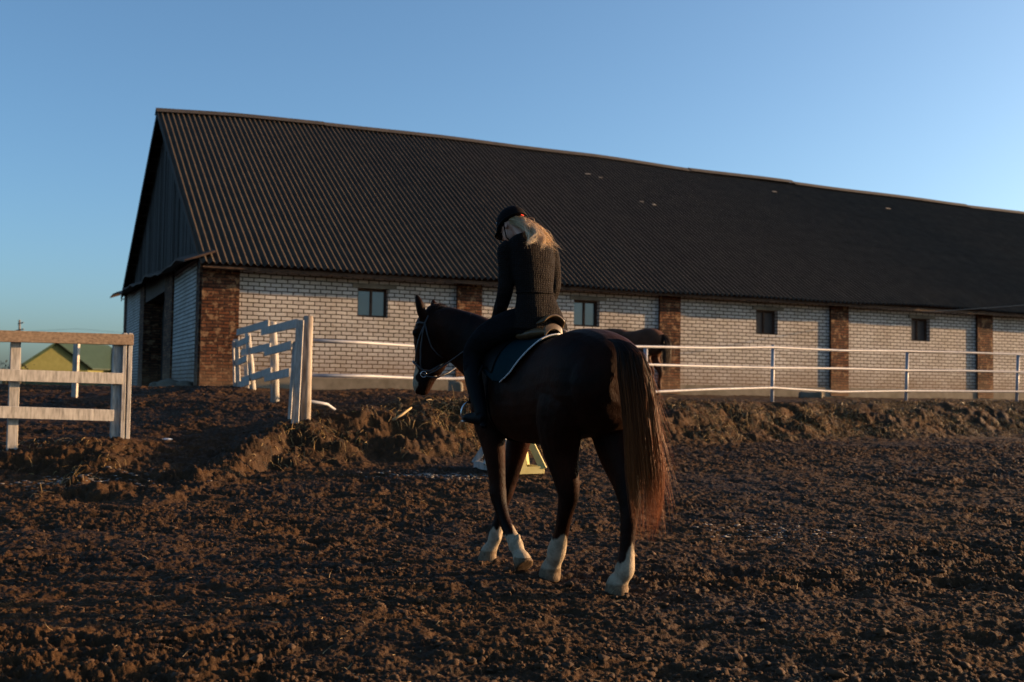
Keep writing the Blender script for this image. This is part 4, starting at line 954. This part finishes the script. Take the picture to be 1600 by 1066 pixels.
# saddle, pad
def shell(name, grid, mat, parent, th, label=None):
    """grid [i][j] of points -> solid sheet"""
    V = [tuple(p) for r in grid for p in r]; m_ = len(grid[0]); F = [(i * m_ + j, i * m_ + j + 1, (i + 1) * m_ + j + 1, (i + 1) * m_ + j) for i in range(len(grid) - 1) for j in range(m_ - 1)]
    me = bpy.data.meshes.new(name); me.from_pydata(V, [], F); o = link_mesh(name, me, mat, parent, True)
    s_ = o.modifiers.new('th', 'SOLIDIFY'); s_.thickness = th; s_.offset = 0; sb = o.modifiers.new('sub', 'SUBSURF'); sb.levels = 1; sb.render_levels = 1
    return o
# half-width of the trunk at a given height (superellipse of the trunk rings), used to lay the tack on the back
TR = [(-.06, 1.40, 1.16, .13), (-.02, 1.51, 1.06, .21), (.08, 1.585, 1.00, .265), (.22, 1.64, .97, .295), (.36, 1.655, .955, .305), (.52, 1.63, .93, .30), (.68, 1.60, .905, .30), (.85, 1.585, .885, .31), (1.02, 1.60, .88, .305), (1.16, 1.655, .90, .275), (1.30, 1.66, .92, .245), (1.44, 1.56, .98, .225), (1.55, 1.43, 1.05, .19)]
def trunk(a, ang, off=.0):
    """point on the trunk skin; ang 0 = spine, 90 = widest on the left side"""
    A_ = [t[0] for t in TR]; zt = np.interp(a, A_, [t[1] for t in TR]); zb = np.interp(a, A_, [t[2] for t in TR]); w = np.interp(a, A_, [t[3] for t in TR])
    an = math.radians(ang); c, s_ = math.cos(an), math.sin(an); e = 2 / 2.25
    zz = (zt + zb) / 2 + ((zt - zb) / 2 + off) * math.copysign(abs(c) ** e, c); ll = (w + off) * math.copysign(abs(s_) ** e, s_)
    return HF.p(a, ll, zz)
pad = empty('saddle_pad', HF.p(.95, 0, 1.6), 'dark teal quilted saddle pad edged with white rope under the saddle', 'saddle pad')
for sgn in (1, -1):
    grid = []; edge = []
    for i in range(17):
        f = i / 16; ang = 2 + f * 80
        rear = .66 + .02 * f + .22 * max(0, f - .42) ** 1.5 * 1.8; front = 1.30 + .07 * math.sin(f * 3)
        if f > .9: rear += (f - .9) * .6; front -= (f - .9) * 1.2
        grid.append([trunk(rear + (front - rear) * j / 12, sgn * ang, .020) for j in range(13)]); edge.append(trunk(rear, sgn * ang, .026))
    shell('pad_panel', grid, M['teal'], pad, .014)
    pts = edge + [trunk(grid and (.74 + (1.22 - .74) * j / 8), sgn * 76, .026) for j in range(1, 9)]
    strap('piping', pts[:17], .0055, M['rope'], pad)
sad = empty('saddle', HF.p(.95, 0, 1.65), 'worn tan leather saddle with a raised cantle under the rider', 'saddle')
grid = []
for i in range(15):                                                 # seat: pommel to cantle
    f = i / 14; a = 1.28 - .53 * f; zc = 1.715 - .10 * math.sin(math.pi * min(f / .85, 1)) + .05 * max(0, f - .70) / .30; hw = .07 + .065 * math.sin(math.pi * .5 * min(1, f * 1.25)) - .05 * max(0, f - .8) / .2
    grid.append([HF.p(a, hw * x, zc - .05 * abs(x) ** 2.2 + .012 * abs(x) * 0) for x in np.linspace(-1, 1, 11)])
shell('seat', grid, M['leather'], sad, .022)
grid = []
for i in range(6):
    f = i / 5; grid.append([HF.p(.755 - .015 * f, .015 + .075 * x, 1.705 - .03 * abs(x) ** 2.2 - .075 * f * (1 - .45 * (1 - abs(x) ** 2)) - .0) for x in np.linspace(-1, 1, 13)])
shell('cantle', grid, M['leather'], sad, .012)
for sgn in (1, -1):                                                 # padded panels under the cantle, flap, stirrup
    pp_ = []; loft(pp_, [HF.p(.75, sgn * .075, 1.645), HF.p(.82, sgn * .10, 1.64), HF.p(.95, sgn * .12, 1.625), HF.p(1.15, sgn * .12, 1.66)], [.016, .036, .034, .022], [.02, .055, .06, .04], HF.L, 12)
    fuse('panel', pp_, M['leather'], sad, .008, 3)
    grid = []
    for i in range(9):
        f = i / 8; ang = 14 + 62 * f; r_ = 1.00 + .04 * f; fr_ = 1.24 + .14 * math.sin(f * 2.6)
        grid.append([trunk(r_ + (fr_ - r_) * j / 8, sgn * ang, .036) for j in range(9)])
    shell('flap', grid, M['boot'], sad, .008)
    sx = sgn * .37; A_ = HF.p(1.15, sgn * .33, 1.42)
    st = HF.p(1.265, sx, 1.02)
    strap('stirrup_leather', [A_, HF.p(1.24, sgn * .36, 1.25), st + Vector((0, 0, .135))], .009, M['boot'], sad)
    ring_ = [st + HF.L * (.062 * math.sin(t)) + Vector((0, 0, .055 - .078 * math.cos(t))) + Vector((0, 0, .01)) for t in np.linspace(.75, 2 * math.pi - .75, 15)]
    mb = MB(); mb.tube(ring_, .0065, 8); so_ = mb.build('stirrup_iron', M['steel'], sad, True)
    mb = MB(); mb.obox(st + Vector((0, 0, .008)), HF.h * .017, HF.L * .055, Vector((0, 0, .006))); mb.build('stirrup_tread', M['steel'], sad, bevel=.002)
strap('girth', [trunk(1.17, a_, .012) for a_ in np.linspace(78, 282, 18)], .009, M['boot'], sad)

# ------------------------------------------------------------------ rider
rider = empty('person', HF.p(.95, 0, 1.66), 'rider in black helmet, dark quilted jacket and white gloves, loose blond hair, looking down', 'person')
q = HF.p
hipc = (.90, 0, 1.78)
torso = [(.93, .02, 1.70), (.935, .03, 1.80), (.945, .04, 1.92), (.965, .04, 2.03), (.99, .035, 2.13), (1.025, .03, 2.21), (1.06, .02, 2.272), (1.11, .015, 2.308)]
t_ra = [.115, .115, .095, .105, .115, .112, .085, .05]; t_rb = [.170, .160, .125, .145, .160, .170, .150, .055]
SHL, SHR = (1.085, .185, 2.225), (1.035, -.125, 2.230)
ELL, ELR = (1.075, .205, 1.93), (1.03, -.155, 1.95)
HDL, HDR = (1.315, .135, 1.72), (1.30, -.10, 1.72)
armL = [SHL, (1.08, .19, 2.08), ELL, (1.18, .18, 1.82), (1.285, .15, 1.745)]; armR = [SHR, (1.03, -.158, 2.08), ELR, (1.12, -.135, 1.83), (1.265, -.12, 1.745)]
def legp(s_): return [(.96, s_ * .07, 1.735), (1.05, s_ * .17, 1.70), (1.17, s_ * .275, 1.63), (1.285, s_ * .315, 1.55), (1.305, s_ * .33, 1.49), (1.265, s_ * .345, 1.36), (1.195, s_ * .35, 1.22), (1.13, s_ * .355, 1.12), (1.11, s_ * .36, 1.07)]
leg_r = [.10, .108, .095, .074, .066, .062, .056, .044, .042]
# skin: one continuous figure
parts = []
loft(parts, [q(*t) for t in torso], [r - .015 for r in t_ra], [r - .015 for r in t_rb], HF.L, 20)
loft(parts, [q(1.07, 0, 2.25), q(1.13, .005, 2.33), q(1.19, .01, 2.385), q(1.245, .015, 2.43)], [.055, .052, .052, .04], [.060, .054, .052, .05], HF.L, 14)
for a_ in (armL, armR): loft(parts, [q(*t) for t in a_], [.050, .042, .038, .032, .026], [.045, .040, .036, .030, .026], HF.L, 12)
for s_ in (1, -1): loft(parts, [q(*t) for t in legp(s_)], [r - .012 for r in leg_r], [r - .014 for r in leg_r], HF.L, 14)
# head looking down and forward: face axis
hc = q(1.305, .02, 2.435); fd = (HF.h * .80 + HF.L * .22 + Vector((0, 0, -.56))).normalized(); hl = (HF.L - fd * HF.L.dot(fd)).normalized(); hu = fd.cross(hl) * -1
if hu.z < 0: hu = -hu
H = lambda f, l, u_: hc + fd * f + hl * l + hu * u_
ball(parts, H(-.005, 0, .02), (.095, .075, .095), (fd, hl, hu)); ball(parts, H(.035, 0, -.045), (.062, .058, .075), (fd, hl, hu)); ball(parts, H(.062, 0, -.088), (.026, .024, .022), (fd, hl, hu))
ball(parts, H(.105, 0, -.028), (.018, .012, .016), (fd, hl, hu)); ball(parts, H(.095, 0, -.008), (.012, .010, .022), (fd, hl, hu)); ball(parts, H(.088, 0, -.062), (.012, .024, .011), (fd, hl, hu))
for s_ in (1, -1): ball(parts, H(-.005, s_ * .075, -.018), (.018, .008, .030), (fd, hl, hu)); ball(parts, H(.083, s_ * .030, -.004), (.010, .014, .006), (fd, hl, hu))
fuse('body', parts, M['skin'], rider, .007, 2)
for s_ in (1, -1): V0, Fx = ico(2); c = H(.080, s_ * .030, -.014); link_mesh('eye', np_mesh('eye', V0 * .0105 + np.array(c), Fx), M['boot'], rider, True)
# jacket
parts = []
loft(parts, [q(.93, .02, 1.665), q(.928, .02, 1.73)] + [q(*t) for t in torso[1:-1]] + [q(1.105, .01, 2.305)], [.135, .130, .122, .098, .110, .122, .120, .095, .066], [.195, .188, .168, .134, .150, .163, .172, .162, .080], HF.L, 28, 2.2)
for a_, sl_ in ((armL, 1), (armR, -1)): loft(parts, [q(a_[0][0] - .01, a_[0][1] * .72, a_[0][2] + .005)] + [q(*t) for t in a_], [.07, .073, .062, .055, .050, .040], [.06, .070, .060, .054, .048, .040], HF.L, 18)
jk = fuse('jacket', parts, M['jacket'], rider, .007, 4)
wv = [q(.905 + .125 * math.cos(t) * 1.0 - .0, .160 * math.sin(t), 1.905) for t in np.linspace(0, 2 * math.pi, 29)]
strap('waistband', [q(.945 + .104 * math.cos(t), .04 + .136 * math.sin(t), 1.92) for t in np.linspace(0, 2 * math.pi, 29)], .008, M['jacket'], rider)
strap('collar', [q(1.095 + .062 * math.cos(t), .008 + .068 * math.sin(t), 2.305 + .02 * math.cos(t)) for t in np.linspace(0, 2 * math.pi, 21)], .017, M['jacket'], rider)
# back yoke seam
strap('yoke_seam', [q(1.055 - .095 - .02 * math.cos(x * 8), x + .02, 2.195 + .02 * abs(x) / .15) for x in np.linspace(-.155, .155, 9)], .005, M['dark_fabric'], rider)
parts = []
loft(parts, [q(.93, .01, 1.655), q(.93, .02, 1.74), q(.94, .03, 1.84)], [.12, .12, .10], [.18, .175, .135], HF.L, 20)
for s_ in (1, -1): loft(parts, [q(*t) for t in legp(s_)[:7]], leg_r[:7], leg_r[:7], HF.L, 18)
fuse('breeches', parts, M['dark_fabric'], rider, .009, 4)
for s_ in (1, -1):
    parts = []; lp = legp(s_); shaft = [q(lp[4][0] - .003, lp[4][1], 1.445), q(*lp[5]), q(*lp[6]), q(*lp[7]), q(1.105, s_ * .36, 1.075)]
    loft(parts, shaft, [.070, .069, .063, .052, .050], [.064, .062, .056, .046, .042], HF.L, 18)
    loft(parts, [q(1.065, s_ * .36, 1.045), q(1.11, s_ * .362, 1.055), q(1.19, s_ * .366, 1.052), q(1.265, s_ * .37, 1.052), q(1.325, s_ * .37, 1.05)], [.036, .050, .042, .033, .018], [.034, .040, .043, .044, .028], HF.L, 16)
    ball(parts, q(1.07, s_ * .36, 1.005), (.028, .028, .022))
    fuse('boot', parts, M['boot'], rider, .007, 3)
# gloved hands closed on the rein: palm, four curled fingers, thumb along the top
def hand(c, fwd, out, up, s_, parent):
    fwd = fwd.normalized(); out = (out - fwd * out.dot(fwd)).normalized(); up = fwd.cross(out); up = up if up.z > 0 else -up
    pt_ = lambda f, o, u_: c + fwd * f + out * o * s_ + up * u_
    parts = []
    loft(parts, [pt_(-.055, 0, .005), pt_(-.02, 0, .003), pt_(.02, 0, 0), pt_(.045, 0, -.003)], [.024, .036, .040, .036], [.020, .019, .019, .015], out, 14)
    for k in range(4):
        u_ = .028 - .019 * k; ln_ = (.92, 1.0, .95, .78)[k]
        loft(parts, [pt_(.038, .004, u_), pt_(.038 + .030 * ln_, .000, u_ - .002), pt_(.045 + .026 * ln_, -.024, u_ - .003), pt_(.036, -.034, u_ - .003), pt_(.022, -.030, u_ - .002)], [.0092, .0092, .0086, .0080, .0065], [.0092, .0092, .0086, .0080, .0065], up, 10)
    loft(parts, [pt_(-.012, -.012, .026), pt_(.012, -.022, .040), pt_(.034, -.022, .042), pt_(.050, -.016, .038)], [.012, .0115, .0105, .007], [.012, .011, .010, .007], out, 10)
    loft(parts, [pt_(-.10, 0, .012), pt_(-.075, 0, .009), pt_(-.05, 0, .006)], [.032, .030, .026], [.030, .028, .024], out, 14)
    return fuse('glove', parts, M['glove'], parent, .0035, 2)
for c, s_ in ((q(*HDL), 1), (q(*HDR), -1)): hand(c, HF.h * .85 + Vector((0, 0, -.55)), HF.L, Vector((0, 0, 1)), s_, rider)
# helmet
parts = []
V0, Fx = ico(4); VV = V0.copy(); keep = VV[:, 2] < -.18
VV[:, 2] = np.where(keep, -.18 + (VV[:, 2] + .18) * .12, VV[:, 2])
shl = [hc + fd * (v[0] * .128 - .012) + hl * (v[1] * .102) + hu * (v[2] * .118 + .028) for v in VV]; parts.append((shl, [tuple(int(i) for i in f) for f in Fx]))
hm = fuse('helmet', parts, M['helmet'], rider, .005, 2)
grid = []
for i in range(6):
    f = i / 5; grid.append([H(.090 + .068 * f - .035 * abs(x) ** 2, .088 * x * (1 - .12 * f), .012 - .012 * f - .02 * abs(x) ** 2) for x in np.linspace(-1, 1, 13)])
shell('helmet_peak', grid, M['helmet'], rider, .006)
strap('helmet_band', [H(-.012 + .129 * math.cos(t), .103 * math.sin(t), .008) for t in np.linspace(0, 2 * math.pi, 33)], .0045, M['boot'], rider)
strap('chin_strap', [H(-.01, .088, .0), H(.012, .079, -.05), H(.035, .062, -.095), H(.05, .0, -.118)], .0045, M['boot'], rider)
strap('helmet_vent', [H(.075, .066, .055), H(.052, .085, .052)], .004, M['steel'], rider)
mb = MB(); c = H(-.122, .0, .002); mb.obox(c, fd * .006, hl * .014, hu * .006); M['red'] = simple('red_tie', (.55, .04, .02), (.7, .06, .03), 5, .6, 0); mb.build('hair_tie', M['red'], rider, bevel=.002)
# hair: loose low ponytail falling over the back to the right
n = 950; rt = np.zeros((n, 3)); th_ = RNG.uniform(-1, 1, n)
for i in range(n):
    a_ = th_[i] * 1.15; rt[i] = H(-.012 - .100 * math.cos(a_), .088 * math.sin(a_), -.005 - RNG.uniform(0, .05))
k = 12; P = np.zeros((n, k, 3)); end = np.array([at(863, 388, 7.20), at(854, 386, 7.14), at(830, 382, 7.10), at(844, 382, 7.10)])
mid = np.array(at(839, 356, 7.20)); pick = RNG.choice(4, n, p=[.38, .25, .12, .25]); E_ = end[pick] + RNG.normal(0, 1, (n, 3)) * np.array([.018, .03, .014]); reach = RNG.uniform(.45, 1.05, n)
nc = 30; cid = RNG.integers(0, nc, n); ce = end[RNG.choice(4, nc, p=[.38, .25, .12, .25])] + RNG.normal(0, 1, (nc, 3)) * np.array([.026, .035, .018]); cm = mid[None] + RNG.normal(0, 1, (nc, 3)) * np.array([.024, .03, .016]); cr_ = RNG.uniform(.55, 1.08, nc)
E_ = ce[cid] + RNG.normal(0, .006, (n, 3)); M_ = cm[cid] + RNG.normal(0, .010, (n, 3)); reach = cr_[cid] * RNG.uniform(.85, 1.05, n)
for j in range(k):
    t = (j / (k - 1)) * reach; t = t[:, None]
    P[:, j] = (1 - t) ** 2 * rt + 2 * t * (1 - t) * M_ + t * t * E_
P += np.cumsum(RNG.normal(0, .0016, (n, k, 3)), axis=1) + (.009 * np.sin(np.linspace(0, 10, k))[None, :, None] * RNG.normal(0, 1, (n, 1, 3)))
strands('hair', None, P, RNG.uniform(.0010, .0020, n), M['blond'], rider)

# ------------------------------------------------------------------ brown horse standing behind the rail fence
KX = at(1008, 620, 26.2)
KF = Frame((KX.x + .35, 26.0, 1.17), 52.0)
def kleg(a, l, back):
    if back: c = [(a + .12, l, 1.36), (a + .15, l, 1.12), (a + .14, l, .9), (a + .02, l, .70), (a - .03, l, .56), (a, l, .42), (a, l, .2), (a + .02, l, .1), (a + .05, l, .0)]
    else: c = [(a, l, 1.3), (a, l, 1.1), (a, l, .9), (a, l, .7), (a + .01, l, .54), (a, l, .4), (a, l, .2), (a + .02, l, .1), (a + .05, l, .0)]
    return (c, [.2 if back else .14, .19 if back else .12, .13 if back else .09, .09, .07, .045, .055, .045, .07], [.13, .13, .09, .07, .055, .04, .05, .045, .065])
def khead(parts):
    c = [KF.p(2.22, .12, 1.42), KF.p(2.32, .14, 1.30), KF.p(2.42, .16, 1.12), KF.p(2.50, .18, .95), KF.p(2.53, .185, .88)]
    loft(parts, c, [.10, .14, .11, .075, .05], [.07, .10, .08, .06, .04], KF.L, 14)
    for s_ in (1, -1): loft(parts, [KF.p(2.18, .12 + s_ * .06, 1.45), KF.p(2.16, .12 + s_ * .08, 1.55), KF.p(2.15, .12 + s_ * .08, 1.63)], [.03, .03, .005], [.03, .025, .005], KF.L, 8)
brown = empty('horse', KF.O, 'brown riderless horse behind the rail fence, half hidden by the ridden horse', 'horse')
knk = ([(1.05, .0, 1.34), (1.30, .01, 1.40), (1.55, .03, 1.42), (1.80, .06, 1.46), (2.02, .09, 1.48), (2.20, .12, 1.47)], [.20, .27, .25, .20, .15, .09], [.20, .19, .15, .12, .095, .06])
parts = build_horse(KF, [kleg(.12, -.14, True), kleg(.20, .14, True), kleg(1.38, .14, False), kleg(1.42, -.14, False)], knk, khead, .02, M['coat_brown'], brown)
kb = fuse('body', parts, M['coat_brown'], brown, .02, 4); set_attr(kb, 'marks', np.zeros(len(kb.data.vertices))); set_attr(kb, 'hoof', np.zeros(len(kb.data.vertices)))
n = 350; k = 10; u = np.linspace(0, 1, k); ax = RNG.normal(0, .06, n); ay = RNG.normal(0, .05, n); P = np.zeros((n, k, 3)); c0 = np.array(KF.p(-.07, 0, 1.50)); en = RNG.uniform(.6, 1, n)
for j in range(k):
    f = u[j]; P[:, j] = c0 + np.array(KF.h) * (-.08 * math.sin(min(1, f * 3) * 1.57) - ay * min(1, .3 + f * 2))[:, None] + np.array(KF.L) * (ax * min(1, .3 + f * 2))[:, None] + np.array([0, 0, -1.0]) * (en * f)[:, None]
M['ktail'] = hair_mat('brown_tail_hair', (.02, .01, .006), (.06, .03, .016)); strands('tail', None, P, RNG.uniform(.003, .005, n), M['ktail'], brown)
n = 300; P = np.zeros((n, 5, 3)); u = RNG.uniform(0, 1, n)
for j in range(5): P[:, j] = np.array(KF.p(1.3, 0, 1.63)) + np.array(KF.h) * (u * .85)[:, None] + np.array([0, 0, 1.0]) * (-.015 * u - .02 - .03 * j * 1.0 + .05)[:, None] + np.array(KF.L)[None] * (.02 + .035 * j) + RNG.normal(0, .006, (n, 3))
strands('mane', None, P, RNG.uniform(.003, .005, n), M['ktail'], brown)
